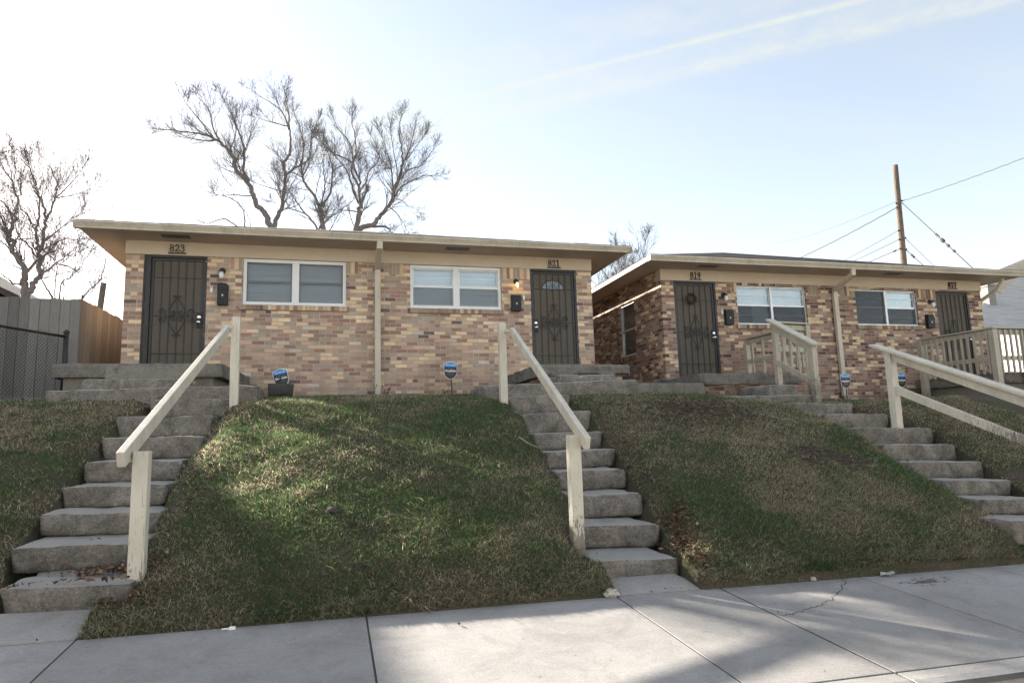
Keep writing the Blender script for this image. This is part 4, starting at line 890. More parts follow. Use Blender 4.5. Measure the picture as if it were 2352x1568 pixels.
bell(-2.01, 2.675, 'white doorbell camera between door 823 and its mailbox'); bell(3.545, 2.68, 'white doorbell camera just left of door 821'); bell(7.84, 2.475, 'white doorbell camera between door 819 and its mailbox'); bell(13.33, 2.50, 'white doorbell camera above the mailbox by door 817')
# wreath on 819
m = MB(); cx, cz, yy = 7.135, 2.735, WALLY - .0
random.seed(3)
for k in range(150):
    t = random.uniform(0, 2*PI); r = random.gauss(.085, .012); a = t + random.gauss(.35, .3)
    p = Vector((cx + r*math.cos(t), yy - random.uniform(.0, .05), cz + r*math.sin(t))); q = Vector((cx + (r+.03)*math.cos(a), yy - random.uniform(.0, .06), cz + (r+.03)*math.sin(a))); m.tube([p, q], [.006, .003], 4)
tag(m.build('wreath', 'wreath'), 'dark twig wreath hanging on the barred door 819', 'wreath')

# ------------------------------------------------------------------ handrails
def root_at(name, label, cat, p, group=None): return thing(name, label, cat, p, group)
def post(m, x, y, z0, z1, s=.095): m.box(x-s/2, x+s/2, y-s/2, y+s/2, z0, z1)
# left
rt = root_at('stair_handrail', 'cream painted handrail on two posts beside the left steps', 'handrail', (-1.21, 4.95, hz(-1.21, 4.95)-.05))
for x, y, zt, lb in ((-1.20, 4.95, -.012, 1), (-1.115, 8.50, 1.53, 0)):
    m = MB(); post(m, x, y, hz(x, y) - .15, zt); m.build('post', 'paint', rt, bevel=.006)
m = MB(); m.beam(PY(277, 1056, 4.80), PY(522, 757, 8.30), .05, .10); m.build('rail', 'paint', rt, bevel=.005)
m = MB(); m.beam((-1.34, 4.95, -.06), (-1.24, 4.95, -.06), .03, .03); m.beam((-1.24, 8.35, 1.40), (-1.15, 8.45, 1.40), .035, .035); m.build('bracket', 'paint', rt)
# middle
rt = root_at('stair_handrail', 'cream painted handrail with a peeling lower post beside the middle steps', 'handrail', (1.87, 5.1, hz(1.86, 5.1)-.05))
for x, y, zt in ((1.862, 5.12, .012), (2.135, 8.42, 1.49)):
    m = MB(); post(m, x, y, hz(x, y) - .22, zt); m.build('post', 'paint', rt, bevel=.006)
m = MB(); m.beam(PY(1349, 1018, 4.93), PY(1176, 760, 8.30), .05, .10); m.build('rail', 'paint', rt, bevel=.005)
m = MB(); m.beam((1.90, 5.12, -.05), (1.985, 5.10, -.05), .03, .03); m.beam((2.16, 8.36, 1.38), (2.25, 8.36, 1.38), .035, .035); m.build('bracket', 'paint', rt)
# right, two rails
rt = root_at('stair_handrail', 'long two-rail cream handrail beside the right steps running out of the picture', 'handrail', (7.12, 7.2, hz(7.12, 7.2)-.05))
m = MB(); post(m, 7.12, 7.25, hz(7.12, 7.25)-.1, 1.02, .10); m.build('post', 'paint', rt, bevel=.006)
m = MB(); post(m, 6.95, 4.75, -1.15, .06, .10); m.build('post', 'paint', rt, bevel=.006)
m = MB(); m.beam((7.00, 4.65, -.10), (7.13, 7.36, .99), .045, .125); m.build('rail', 'paint', rt, bevel=.004)
m = MB(); m.beam((6.99, 4.65, -.012), (7.11, 7.50, 1.105), .15, .035); m.build('cap', 'paint', rt, bevel=.006)
m = MB(); m.beam((7.00, 4.65, -.53), (7.13, 7.24, .49), .04, .10); m.build('lower_rail', 'paint', rt, bevel=.004)

# porch railings
def baluster_run(root, p, q, zt, zb, n, mat='paint2', cap=True):
    p, q = Vector(p), Vector(q); d = (q - p).normalized(); nrm = Vector((-d.y, d.x, 0))
    m = MB(); m.beam(Vector((p.x, p.y, zt-.06)), Vector((q.x, q.y, zt-.06)), .038, .09); m.build('top_rail', mat, root, bevel=.004)
    if cap: m = MB(); m.beam(Vector((p.x, p.y, zt+.016)) - d*.07, Vector((q.x, q.y, zt+.016)) + d*.07, .13, .032); m.build('cap', mat, root, bevel=.004)
    m = MB(); m.beam(Vector((p.x, p.y, zb)), Vector((q.x, q.y, zb)), .038, .09); m.build('lower_rail', mat, root, bevel=.004)
    for i in range(n):
        c = p.lerp(q, (i + .7) / (n + .4)) - nrm * .038; m = MB(); m.beam((c.x, c.y, zb-.30), (c.x, c.y, zt-.02), .035, .035, up=(0, 1, 0)); m.build('baluster', mat, root)
rt = root_at('porch_railing', 'taupe wooden railing with balusters on the porch and steps of 819', 'railing', (8.1, 10.2, .6))
for x, y, a, b, s in ((8.20, 11.95, 1.0, 1.87, .09), (7.44, 10.0, .70, 1.84, .09), (8.19, 10.12, .55, 1.86, .09), (7.32, 8.95, .40, 1.30, .09)):
    m = MB(); post(m, x, y, a, b, s); m.build('post', 'paint2', rt, bevel=.005)
baluster_run(rt, (8.20, 11.95, 0), (8.19, 10.12, 0), 1.85, 1.40, 5)
baluster_run(rt, (8.19, 10.14, 0), (7.44, 10.02, 0), 1.85, 1.40, 5)
for za, zb_, nm, w_, h_ in ((1.79, 1.25, 'stair_rail', .04, .12), (1.18, .70, 'stair_lower_rail', .04, .09)):
    m = MB(); m.beam((7.41, 10.0, za), (7.30, 8.93, zb_), w_, h_); m.build(nm, 'paint2', rt, bevel=.004)
m = MB(); m.beam((7.42, 10.1, 1.93), (7.30, 8.84, 1.31), .14, .035); m.build('stair_cap', 'paint', rt, bevel=.005)
for t in (.2, .4, .6, .8):
    m = MB(); m.beam((7.45 - .11*t, 10.0 - 1.05*t, 1.10 - .50*t), (7.45 - .11*t, 10.0 - 1.05*t, 1.80 - .54*t), .035, .035, up=(0, 1, 0)); m.build('baluster', 'paint2', rt)
rt = root_at('porch_railing', 'taupe wooden railing with balusters around the porch of 817', 'railing', (12.55, 10.3, .5))
for x, y, a, b in ((12.50, 11.85, .55, 1.87), (12.60, 10.25, .4, 1.85), (13.42, 10.25, .45, 1.85)):
    m = MB(); post(m, x, y, a, b, .12); m.build('post', 'paint2', rt, bevel=.005)
baluster_run(rt, (12.50, 11.8, 0), (12.60, 10.25, 0), 1.86, 1.28, 11)
baluster_run(rt, (12.60, 10.25, 0), (15.3, 10.25, 0), 1.86, 1.28, 18)

# ------------------------------------------------------------------ yard signs
def text_mesh(txt, size, bold=0.0):
    cu = bpy.data.curves.new('t', 'FONT'); cu.body = txt; cu.size = size; cu.align_x = 'CENTER'; cu.align_y = 'CENTER'; cu.offset = bold; cu.extrude = .0008; cu.resolution_u = 3
    o = bpy.data.objects.new('t', cu); COL.objects.link(o); dg = bpy.context.evaluated_depsgraph_get(); dg.update()
    me = bpy.data.meshes.new_from_object(o.evaluated_get(dg)); bpy.data.objects.remove(o); 
    v = [tuple(x.co) for x in me.vertices]; f = [tuple(p.vertices) for p in me.polygons]; bpy.data.meshes.remove(me); return v, f
SH = [(0, .165), (.055, .145), (.118, .128), (.120, .10), (.115, -.02), (.105, -.075), (.075, -.115), (.035, -.140), (0, -.155)]
SH = SH + [(-x, z) for x, z in SH[-2:0:-1]]
def sign(c, roll, base, label, stake_from=None):
    c = Vector(c); root = thing('yard_sign', label, 'sign', base, group='small security signs staked along the wall foot')
    R = Matrix.Rotation(roll, 3, 'Y')
    def T(x, y, z): return c + R @ Vector((x, y, z))
    def poly(s, y0, y1, clip=None):
        pts = [(x*s, z*s) for x, z in SH]
        if clip:
            lo, hi = clip; out = []
            for i in range(len(pts)):
                p, q = pts[i], pts[(i+1) % len(pts)]; out.append((p[0], min(max(p[1], lo), hi)))
            pts = out
        return [T(x, y0, z) for x, z in pts]
    m = MB(); m.prism(poly(1.0, 0, 0), R @ Vector((0, .006, 0))); m.build('sign_board', 'plastic', root)
    # dark body and blue cap cut from the same shield
    body = [(.112, .07), (.109, -.02), (.099, -.071), (.071, -.108), (.033, -.132), (0, -.146)]; body = body + [(-x, z) for x, z in body[-2::-1]]
    m = MB(); m.prism([T(x, -.003, z) for x, z in body], R @ Vector((0, .003, 0))); m.build('dark_field', 'navy', root)
    cap_ = [(0, .156), (.052, .137), (.112, .121), (.112, .07), (-.112, .07), (-.112, .121), (-.052, .137)]
    m = MB(); m.prism([T(x, -.003, z) for x, z in cap_], R @ Vector((0, .003, 0))); m.build('blue_field', 'blue', root)
    for nm, txt, s, z, mat, bo in (('headline', 'PROTECTED', .030, .098, 'plastic', .0006), ('small_print', 'MONITORED BY', .018, .040, 'ltext', 0), ('lettering', 'SimpliSafe', .047, .0, 'plastic', .0016), ('small_print', 'Home Security', .018, -.040, 'ltext', 0), ('small_print', '24/7 PROTECTION', .014, -.065, 'ltext', 0)):
        v, f = text_mesh(txt, s, bo); m = MB(); m.add([T(x, -.0045 - zz, y + z) for x, y, zz in v], f); m.build(nm, mat, root)
    m = MB(); b = Vector(base)
    m.beam(T(0, .010, .17) if stake_from is None else Vector(stake_from), b - Vector((0, 0, .05)), .022, .008, up=(0, 1, 0)); m.build('stake', 'black', root)
zg = hz(-.85, 11.7)
sign((-.83, 11.86, 1.11), .24*-1, (-.96, 11.70, .86), 'tilted blue and black security sign propped behind a grey block under window 823', (-.80, 11.88, 1.2))
sign((2.00, 11.62, 1.20), .03, (2.02, 11.62, .80), 'upright blue and black security sign on a stake between the downspout and door 821')
sign((10.17, 11.55, .955), 0, (10.17, 11.55, .62), 'blue and black security sign standing before the downspout of the right house')
sign((11.575, 11.55, .965), .02, (11.575, 11.55, .62), 'blue and black security sign half hidden behind the long handrail post')
m = MB(); rbox(m, -1.02, -.62, 11.58, 11.80, .80, 1.0, .015, .004, 5, .06, .04, .02); tag(m.build('concrete_block', 'block', smooth=True), 'dark grey concrete block lying in front of the tilted sign', 'block')

# ------------------------------------------------------------------ dry weeds at the downspouts and walls
def weed(x, y, n, h, label):
    z = hz(x, y); root = []; m = MB()
    for _ in range(n):
        a = random.uniform(0, 2*PI); l = h * random.uniform(.5, 1.1); p = Vector((x + random.gauss(0, .012), y + random.gauss(0, .01), z - .02)); q = p + Vector((math.cos(a)*l*.35, math.sin(a)*l*.15, l)); mid_ = p.lerp(q, .55) + Vector((random.gauss(0, .02), 0, .02)); m.tube([p, mid_, q], [.005, .004, .003], 4)
        for _k in range(4):
            c = p.lerp(q, random.uniform(.3, 1)); s_ = random.uniform(.008, .018); m.add([c + Vector((-s_, 0, 0)), c + Vector((0, .004, s_)), c + Vector((s_, 0, .004)), c + Vector((0, -.003, -s_))], [(0, 1, 2, 3)])
    return tag(m.build('dry_weed', 'bud'), label, 'weed')
weed(.66, 11.98, 5, .22, 'dry weed left of the foot of the left house downspout'); weed(.93, 11.98, 5, .24, 'dry weed right of the foot of the left house downspout')
weed(1.93, 11.7, 4, .2, 'dry weed stem beside the upright sign stake'); weed(12.2, 11.1, 6, .15, 'low dry weed by the edging blocks near the 817 railing')

# ------------------------------------------------------------------ small loose things
def rock(c, s, mat, label, name='stone', seed=0):
    m = MB(); n = 10; vs = []; fs = []
    for i in range(n + 1):
        for j in range(14):
            t = PI*i/n; f = 2*PI*j/14; d = Vector((math.sin(t)*math.cos(f), math.sin(t)*math.sin(f), math.cos(t)))
            r = 1 + .45*noise.noise(d*1.7 + Vector((seed, 0, 0))) + .2*noise.noise(d*5 + Vector((0, seed, 0)))
            vs.append(Vector(c) + Vector((d.x*s[0], d.y*s[1], d.z*s[2])) * r)
    fs = [(i*14+j, (i+1)*14+j, (i+1)*14+(j+1)%14, i*14+(j+1)%14) for i in range(n) for j in range(14)]
    m.add(vs, fs); return tag(m.build(name, mat), label, 'stone')
rock((1.845, 4.44, zw(1.84, 4.44)+.025), (.05, .035, .032), 'stone', 'pale broken stone on the sidewalk at the grass corner by the middle steps', seed=2)
rock((3.45, 4.44, zw(3.4, 4.44)+.012), (.022, .018, .016), 'stone', 'small whitish stone at the grass edge above the sidewalk crack', seed=5)
rock((.01, 5.45, hz(.01, 5.45)+.02), (.055, .04, .03), 'block', 'dark clod lying in the middle of the lawn between the two left flights', name='clod', seed=9)
rock((4.93, 7.12, hz(4.93, 7.12)+.03), (.055, .035, .025), 'landscape', 'brown chunk of rubble lying in the bare soil patch', name='rubble', seed=12)
m = MB(); P = [Vector((1.98, 7.0, -.09)), Vector((2.07, 6.92, -.115)), Vector((2.14, 6.86, -.10)), Vector((2.30, 6.84, -.09))]
for i, p in enumerate(P): P[i] = Vector((p.x-.05, p.y, max(p.z, hz(p.x-.05, p.y)+.04)))
for i in range(3): m.beam(P[i], P[i+1], .028, .008)
tag(m.build('broken_strip', 'paint'), 'pale broken strip of wood lying beside the middle steps', 'debris')
m = MB(); x, y = -.56, 4.41; m.tube([(x-.05, y, zw(x, y)+.006), (x-.01, y+.004, zw(x, y)+.006)], .005, 8)
rbox(m, x-.008, x+.03, y-.01, y+.016, zw(x, y), zw(x, y)+.018, .006, .006, 1, 0, .008); tag(m.build('litter', 'plastic'), 'crumpled white wrapper at the grass edge of the sidewalk', 'litter')
m = MB()
c = Vector((4.07, 4.40, zw(4.07, 4.40)+.012)); m.add([c+Vector(p) for p in [(-.06,0,0),(-.03,-.03,.012),(.01,-.02,.0),(.05,-.035,.015),(.06,.0,.025),(.03,.03,.01),(-.02,.035,.02)]], [(0,1,2,6),(2,3,4),(2,4,5,6)]); tag(m.build('fallen_leaf', 'stone'), 'single curled tan leaf on the sidewalk edge below the right bank', 'leaf')

# ------------------------------------------------------------------ fences
F1 = thing('wooden_fence', 'tall weathered plank fence left of the house, grey front and sunlit-tinted side run', 'fence', (-3.88, 11.85, .7))
m = MB(); x = -8.2; random.seed(11)
while x < -3.91:
    w_ = .14; m.box(x, x+w_-.006, 11.85+random.uniform(-.004, .006), 11.872+.003, .6, 2.39+random.uniform(-.02, .02), random.uniform(.05, 1)); x += w_
m.box(-8.2, -3.95, 11.88, 11.92, 1.0, 1.09, .4); m.box(-8.2, -3.95, 11.88, 11.92, 2.1, 2.19, .4)
m.build('plank_panel', 'plank_grey', F1)
m = MB(); y = 11.87; k = 0
while y < 21:
    w_ = .14; m.box(-3.90, -3.878+random.uniform(-.004, .004), y, y+w_-.005, .6, 2.40 + .06*min(1, (y-11.85)/2.1)+random.uniform(-.012, .012), random.uniform(.05, 1)); y += w_
m.build('plank_panel', 'plank_warmlit', F1, label='side run of the plank fence with warm light put into its colour')
ca, cb = Vector((-4.86, 9.5, .72)), Vector((-3.90, 11.46, .78)); d = cb - ca; 
F2 = thing('chain_link_fence', 'low black chain link fence ending at a post left of the porch marked 823', 'fence', tuple(cb))
L = Vector((d.x, d.y, 0)).length; ax = Vector((d.x, d.y, 0)).normalized(); ext = 4.0; A = cb - ax * (L + ext); H = .97
m = MB(); post_r = .038; m.tube([cb + Vector((0, 0, -.1)), cb + Vector((0, 0, H+.03))], post_r, 10); m.lathe(cb + Vector((0, 0, H+.03)), (0, 0, 1), [(0, .045), (.02, .045), (.045, .02), (.05, .001)], 10)
m.build('post', 'black', F2, smooth=True)
m = MB(); m.tube([A + Vector((0, 0, -.1)), A + Vector((0, 0, H))], post_r, 10); m.build('post', 'black', F2, smooth=True)
m = MB(); m.tube([A + Vector((0, 0, H-.03)), cb + Vector((0, 0, H-.03))], .021, 8); m.build('top_rail', 'black', F2, smooth=True)
m = MB(); S_ = L + ext; p_ = .058; t = -H
nrm = Vector((ax.y, -ax.x, 0)) * .004
while t < S_:
    for sg in (1, -1):
        a, b = (t, 0.0), (t + H, H - .01)
        if sg < 0: a, b = (t + H, 0.0), (t, H - .01)
        pts_ = []
        for u_ in (0, 1):
            s_, z_ = (a if u_ == 0 else b); pts_.append([s_, z_])
        def clip_(p, q, lim, lo):
            pass
        (s0, z0_), (s1, z1_) = pts_
        lo_, hi_ = 0.0, S_
        f = lambda s: z0_ + (z1_-z0_) * (s - s0) / (s1 - s0)
        sa_, sb_ = min(max(s0, lo_), hi_), min(max(s1, lo_), hi_)
        if abs(sa_ - sb_) > .02:
            m.tube([A + ax*sa_ + Vector((0, 0, f(sa_))) + nrm*sg, A + ax*sb_ + Vector((0, 0, f(sb_))) + nrm*sg], .0026, 4, cap=False)
    t += p_
m.build('wire_mesh', 'black', F2)

# ------------------------------------------------------------------ neighbouring buildings
nb = thing('neighbour_house', 'white sided house with a grey shingle roof and chimney at the far right', 'house', (19.5, 14, .5))
m = MB(); m.box(18.9, 27, 14.6, 24, .4, 2.72)
for k in range(16): m.box(18.885, 18.9, 14.6, 24, .5+k*.14, .5+k*.14+.125)
for k in range(16): m.box(18.9, 27, 14.585, 14.6, .5+k*.14, .5+k*.14+.125)
m.build('wall', 'siding', nb)
m = MB(); e0, e1, e2 = PY(2236, 757, 14.1), PY(2262, 692, 16.0), PY(2289, 690, 16.05); zE = e0.z
m.prism([e0, (28, 14.1, zE), (28, 16.0, e1.z), e1], (0, 0, .05))
u0, u1 = PY(2287, 691, 16.05), PY(2420, 570, 19.6)
m.prism([u0, (28, 16.05, u0.z), (28, 19.6, u1.z), u1], (0, .02, .06)); m.prism([u1, (28, 19.6, u1.z), (28, 23, u0.z), (u0.x+.4, 23, u0.z)], (0, 0, .06))
m.build('roof', 'shingle_grey', nb)
m = MB(); m.box(e0.x+.02, 28, 14.04, 14.1, zE-.14, zE+.04); m.build('fascia', 'siding', nb)
c0, c1 = PY(2268, 657, 15.6), PY(2289, 693, 15.6)
m = MB(); m.box(c0.x, c1.x, 15.6, 16.5, c1.z-.35, c0.z); ch = m.build('chimney', 'buff', nb); m = MB(); m.box(c0.x-.03, c1.x+.03, 15.57, 16.53, c0.z, c0.z+.05); m.build('chimney_cap', 'galv', ch)
m = MB()
for k in range(5): m.box(19.6+k*1.5, 20.3+k*1.5, 14.55, 14.58, 1.3, 2.3)
m.build('window', 'dim_window', nb)
nb2 = thing('neighbour_house', 'dark roofed gabled house just behind the plank fence at the far left', 'house', (-10.5, 16, .5))
m = MB(); m.prism([(-7.3, 16.3, .4), (-7.3, 16.3, 3.5), (-12.4, 16.3, 6.65), (-17.5, 16.3, 3.4), (-17.5, 16.3, .4)], (0, 8, 0)); m.build('wall', 'siding', nb2)
m = MB(); m.prism([(-6.86, 15.95, 3.38), (-6.86, 15.95, 3.52), (-12.4, 15.95, 6.85), (-12.4, 15.95, 6.72)], (0, 8.7, 0)); m.prism([(-12.4, 15.95, 6.85), (-12.4, 15.95, 6.72), (-17.9, 15.95, 3.36), (-17.9, 15.95, 3.5)], (0, 8.7, 0)); m.build('roof', 'shingle', nb2)
m = MB(); m.box(-12.8, -12, 16.27, 16.295, 3.2, 4.4); m.build('window', 'dim_window', nb2)

# houses on the far side of the road, behind the viewpoint, added to bounce sunlight onto the fronts; seen only in window reflections
gf = MB(); gf.add([(-300, -7.5, -1.2), (300, -7.5, -1.3), (300, -300, -1.5), (-300, -300, -1.5)], [(0, 3, 2, 1)])
tag(gf.build('far_pavement', 'walk', kind='structure'))
for hx, hw, wm in ((-21, 9, 'siding'), (-9.5, 8.5, 'cream_siding'), (1.5, 9, 'siding'), (13, 9, 'cream_siding'), (25, 9.5, 'siding')):
    oh = thing('added_opposite_house', 'unseen pale gabled house added across the road to bounce sunlight', 'house', (hx, -15, -1.3), 'unseen houses added across the road')
    m = MB(); m.prism([(hx-hw/2, -15, -1.3), (hx+hw/2, -15, -1.3), (hx+hw/2, -15, 2.9), (hx, -15, 5.6), (hx-hw/2, -15, 2.9)], (0, -9, 0)); m.build('wall', wm, oh)
    m = MB(); m.prism([(hx-hw/2-.4, -14.6, 2.75), (hx, -14.6, 5.75), (hx, -14.6, 5.62), (hx-hw/2-.4, -14.6, 2.6)], (0, -9.8, 0)); m.prism([(hx+hw/2+.4, -14.6, 2.75), (hx, -14.6, 5.75), (hx, -14.6, 5.62), (hx+hw/2+.4, -14.6, 2.6)], (0, -9.8, 0)); m.build('roof', 'shingle', oh)
    for wx in (-2.4, 2.2): m = MB(); m.box(hx+wx-.6, hx+wx+.6, -15.0, -14.97, .2, 1.7); m.build('window', 'dim_window', oh)
    m = MB(); m.box(hx-.5, hx+.5, -15, -14.97, -1.0, 1.1); m.build('door', 'sash', oh)

# ------------------------------------------------------------------ utility poles and wires
pt, pb = PY(2056, 380, 26), PY(2077, 615, 26)
dirp = (pb - pt) / (pt.z - pb.z); base = pt + dirp * (pt.z - .5)
UPo = thing('utility_pole', 'tall bare brown utility pole rising behind the right house', 'pole', tuple(base))
m = MB(); pts = [base.lerp(pt, t) for t in np.linspace(0, 1, 24)]; m.tube(pts, [.17 - .045*t + random.uniform(-.004, .004) for t in np.linspace(0, 1, 24)], 14); m.build('shaft', 'polewood', UPo, smooth=True)
def on_pole(y): 
    t = (y - 380) / 235.0; return pt.lerp(pb, t)
m = MB()
for y, sx in ((463, 1), (470, -1), (479, -1), (532, -1), (552, -1), (573, -1), (548, 1), (574, 1)):
    p = on_pole(y); m.tube([p, p + Vector((.22*sx, -.05, 0))], .02, 6); m.lathe(p + Vector((.18*sx, -.05, -.03)), (0, 0, 1), [(0, .03), (.02, .045), (.045, .03), (.07, .04), (.08, .02)], 8)
m.build('insulators', 'black', UPo)
def wire(a, b, r, label, sag=.25, wav=0, beads=()):
    a, b = Vector(a), Vector(b); n = 40; pts = []
    for i in range(n + 1):
        t = i / n; p = a.lerp(b, t); p.z -= sag * 4 * t * (1 - t) ; p.z += wav * math.sin(t * 95); pts.append(p)
    m = MB(); m.tube(pts, r, 5)
    o = m.build('utility_wire', 'wire'); tag(o, label, 'wire', 'wires tied to the utility pole')
    if beads:
        for t, l, rr in beads:
            m = MB(); i = int(t * n); p = pts[i]; d = (pts[i+1] - pts[i]).normalized(); m.lathe(p - d*l/2, d, [(0, rr*.4), (l*.15, rr), (l*.85, rr), (l, rr*.4)], 8); m.build('insulator', 'black', o)
def beyond(p, px, py, Y): return PY(px, py, Y)
wire(on_pole(463) + Vector((.2, 0, 0)), PY(2600, 262, 14), .017, 'twisted wire running from the pole up to the right edge of the sky', .12, .012)
wire(on_pole(466) + Vector((.2, 0, 0)), PY(2352, 725, 15.5), .019, 'thick guy wire with insulators slanting down right from the pole', .0, 0, ((.40, .5, .05), (.46, .35, .075), (.52, .25, .055), (.55, .2, .05), (.80, .3, .05)))
wire(on_pole(480) - Vector((.2, 0, 0)), PY(1700, 648, 40), .022, 'twisted wire slanting down left from the pole to behind the right roof', .25, .01)
wire(on_pole(466) - Vector((.2, 0, 0)), PY(1780, 560, 60), .010, 'thin faint wire highest on the left side of the pole', .3)
wire(on_pole(532) - Vector((.2, 0, 0)), PY(1780, 672, 50), .014, 'faint wire just above the two lowest left wires of the pole', .2)
wire(on_pole(552) - Vector((.2, 0, 0)), PY(1760, 678, 45), .016, 'second lowest wire leaving the left side of the pole', .2)
wire(on_pole(573) - Vector((.2, 0, 0)), PY(1800, 667, 45), .018, 'lowest wire leaving the left side of the pole', .2, 0, ((.04, .3, .05),))
wire(on_pole(547) + Vector((.2, 0, 0)), PY(2330, 775, 20), .013, 'thin wire dropping right from the pole above the lowest one', .1)
wire(on_pole(574) + Vector((.2, 0, 0)), PY(2310, 762, 19), .018, 'lowest wire dropping right from the pole with a row of small clamps', .1, 0, ((.08, .18, .05), (.10, .18, .05), (.12, .18, .05), (.72, .25, .06), (.82, .2, .04)))
lp = PY(238, 650, 40); m = MB(); lq = PY(229, 712, 40); lb = lp + (lq - lp) / (lp.z - lq.z) * (lp.z - .5); m.tube([lb, lp], [.17, .15], 10); tag(m.build('utility_pole', 'polewood', smooth=True), 'short distant pole standing beyond the plank fence at left', 'pole')

# ------------------------------------------------------------------ trees
def tree(name, label, limbs, Y, scale, off, r0, ground=.5, seed=1, leafy=0.0, dens=1.0, spread=2.0, twig=1.0, group=None, trunk_to=None):
    rs = random.Random(seed); px = Y / 1600.0
    tr = MB(); tw = MB(); bud = MB()
    def up3(p): return PY(off[0] + p[0]*scale, off[1] + p[1]*scale, p[2])
    roots = []
    def twigs(p, d, ln, r, lvl):
        n = 5 if lvl < 2 else 3; pts = [p.copy()]; dd = d.copy(); q = p.copy(); rr = [r]; mn = (.0038 if lvl > 1 else .0065) * Y / 28
        for i in range(n):
            dd = (dd + Vector((rs.gauss(0, .09), rs.gauss(0, .09), rs.gauss(.06, .07)))).normalized(); q = q + dd * ln / n; pts.append(q.copy()); rr.append(max(r * (1 - (i+1)/n * .7), mn))
        tw.tube(pts, rr, 3 if lvl > 0 else 5, cap=False)
        if lvl < 3:
            k = int({0: 7, 1: 6, 2: 3}[lvl] * dens * rs.uniform(.7, 1.25) * min(1.3, .25 + ln / ((1.0, .85, .5)[lvl] * twig * Y / 28)))
            for _ in range(k):
                t = rs.uniform(.12, 1.0); i = min(int(t * n), n - 1); b = pts[i].lerp(pts[i+1], t*n - i); e = (pts[i+1] - pts[i]).normalized()
                o = e.orthogonal().normalized(); o.rotate(Matrix.Rotation(rs.uniform(0, 2*PI), 3, e)); ang = rs.uniform(.35, .9)
                twigs(b, (e * math.cos(ang) + o * math.sin(ang) + Vector((0, 0, .15))).normalized(), ln * rs.uniform(.5, .9) * (1.1 - .45 * t), max(rr[i] * .55, mn), lvl + 1)
        if lvl >= 2 and rs.random() < leafy:
            s = .019 * Y / 14; c = pts[-1]; o = Vector((rs.gauss(0, 1), rs.gauss(0, 1), rs.gauss(0, 1))).normalized() * s; e = o.orthogonal().normalized() * s * .6; bud.add([c - o, c + e, c + o, c - e], [(0, 1, 2, 3)])
    roots = []
    for li, (pts, ra, rb) in enumerate(limbs):
        dz = rs.uniform(-1, 1) * spread; n = len(pts); P = []
        for i, (x, y) in enumerate(pts): P.append(up3((x, y, Y + dz * (i / max(n-1, 1)) * (1 if li else .3))))
        # smooth subdivision
        Q = []
        for i in range(n - 1):
            p0, p1, p2, p3 = P[max(i-1, 0)], P[i], P[i+1], P[min(i+2, n-1)]
            for t in (0, .25, .5, .75):
                Q.append(.5 * ((2*p1) + (p2-p0)*t + (2*p0-5*p1+4*p2-p3)*t*t + (3*p1-p0-3*p2+p3)*t**3) + Vector((rs.gauss(0, .010), 0, rs.gauss(0, .010))) * ra * .35)
        Q.append(P[-1]); R = [ra*px + (rb - ra)*px * i/(len(Q)-1) for i in range(len(Q))]
        tr.tube(Q, R, 8 if ra > 4 else 6)
        Lm = sum((Q[i+1]-Q[i]).length for i in range(len(Q)-1)); k = int(Lm / (.30 * Y / 28) * dens)
        for _ in range(k):
            t = rs.uniform(.22 if ra > 6 else .1, 1.0); i = min(int(t*(len(Q)-1)), len(Q)-2); b = Q[i].lerp(Q[i+1], rs.random()); e = (Q[i+1]-Q[i]).normalized()
            o = e.orthogonal().normalized(); o.rotate(Matrix.Rotation(rs.uniform(0, 2*PI), 3, e)); ang = rs.uniform(.35, .85)
            twigs(b, (e*math.cos(ang) + o*math.sin(ang) + Vector((0, 0, .22))).normalized(), twig * rs.uniform(.9, 2.1) * Y/28 * (1.3 - .95*t), max(min(R[i]*.34, .03*Y/28), .010*Y/28), 1)
        twigs(Q[-1], (Q[-1]-Q[-2]).normalized(), twig * .9 * Y/28, R[-1], 0)
    b = up3((*limbs[0][0][0], Y)); g = Vector((b.x if trunk_to is None else trunk_to, Y, ground))
    tr.tube([g, g.lerp(b, .5), b + (b-g).normalized()*.1], [limbs[0][1]*px*1.25, limbs[0][1]*px*1.12, limbs[0][1]*px*1.0], 10)
    for pts, ra, rb in limbs:
        if pts[0][1] > 1400 and pts is not limbs[0][0]:
            q = up3((*pts[0], Y)); tr.tube([g.lerp(b, .35 if ra > 6 else .6), q], [ra*px*1.1, ra*px], 7)
    root = thing(name, label, 'tree', tuple(g), group)
    if seed in (9, 14): tr.add(tw.v, tw.f)
    tr.build('trunk', 'bark', root, smooth=True)
    if seed not in (9, 14): tw.build('twigs', 'bark', root)
    if bud.v: bud.build('dead_leaves', 'bud', root)
    return root
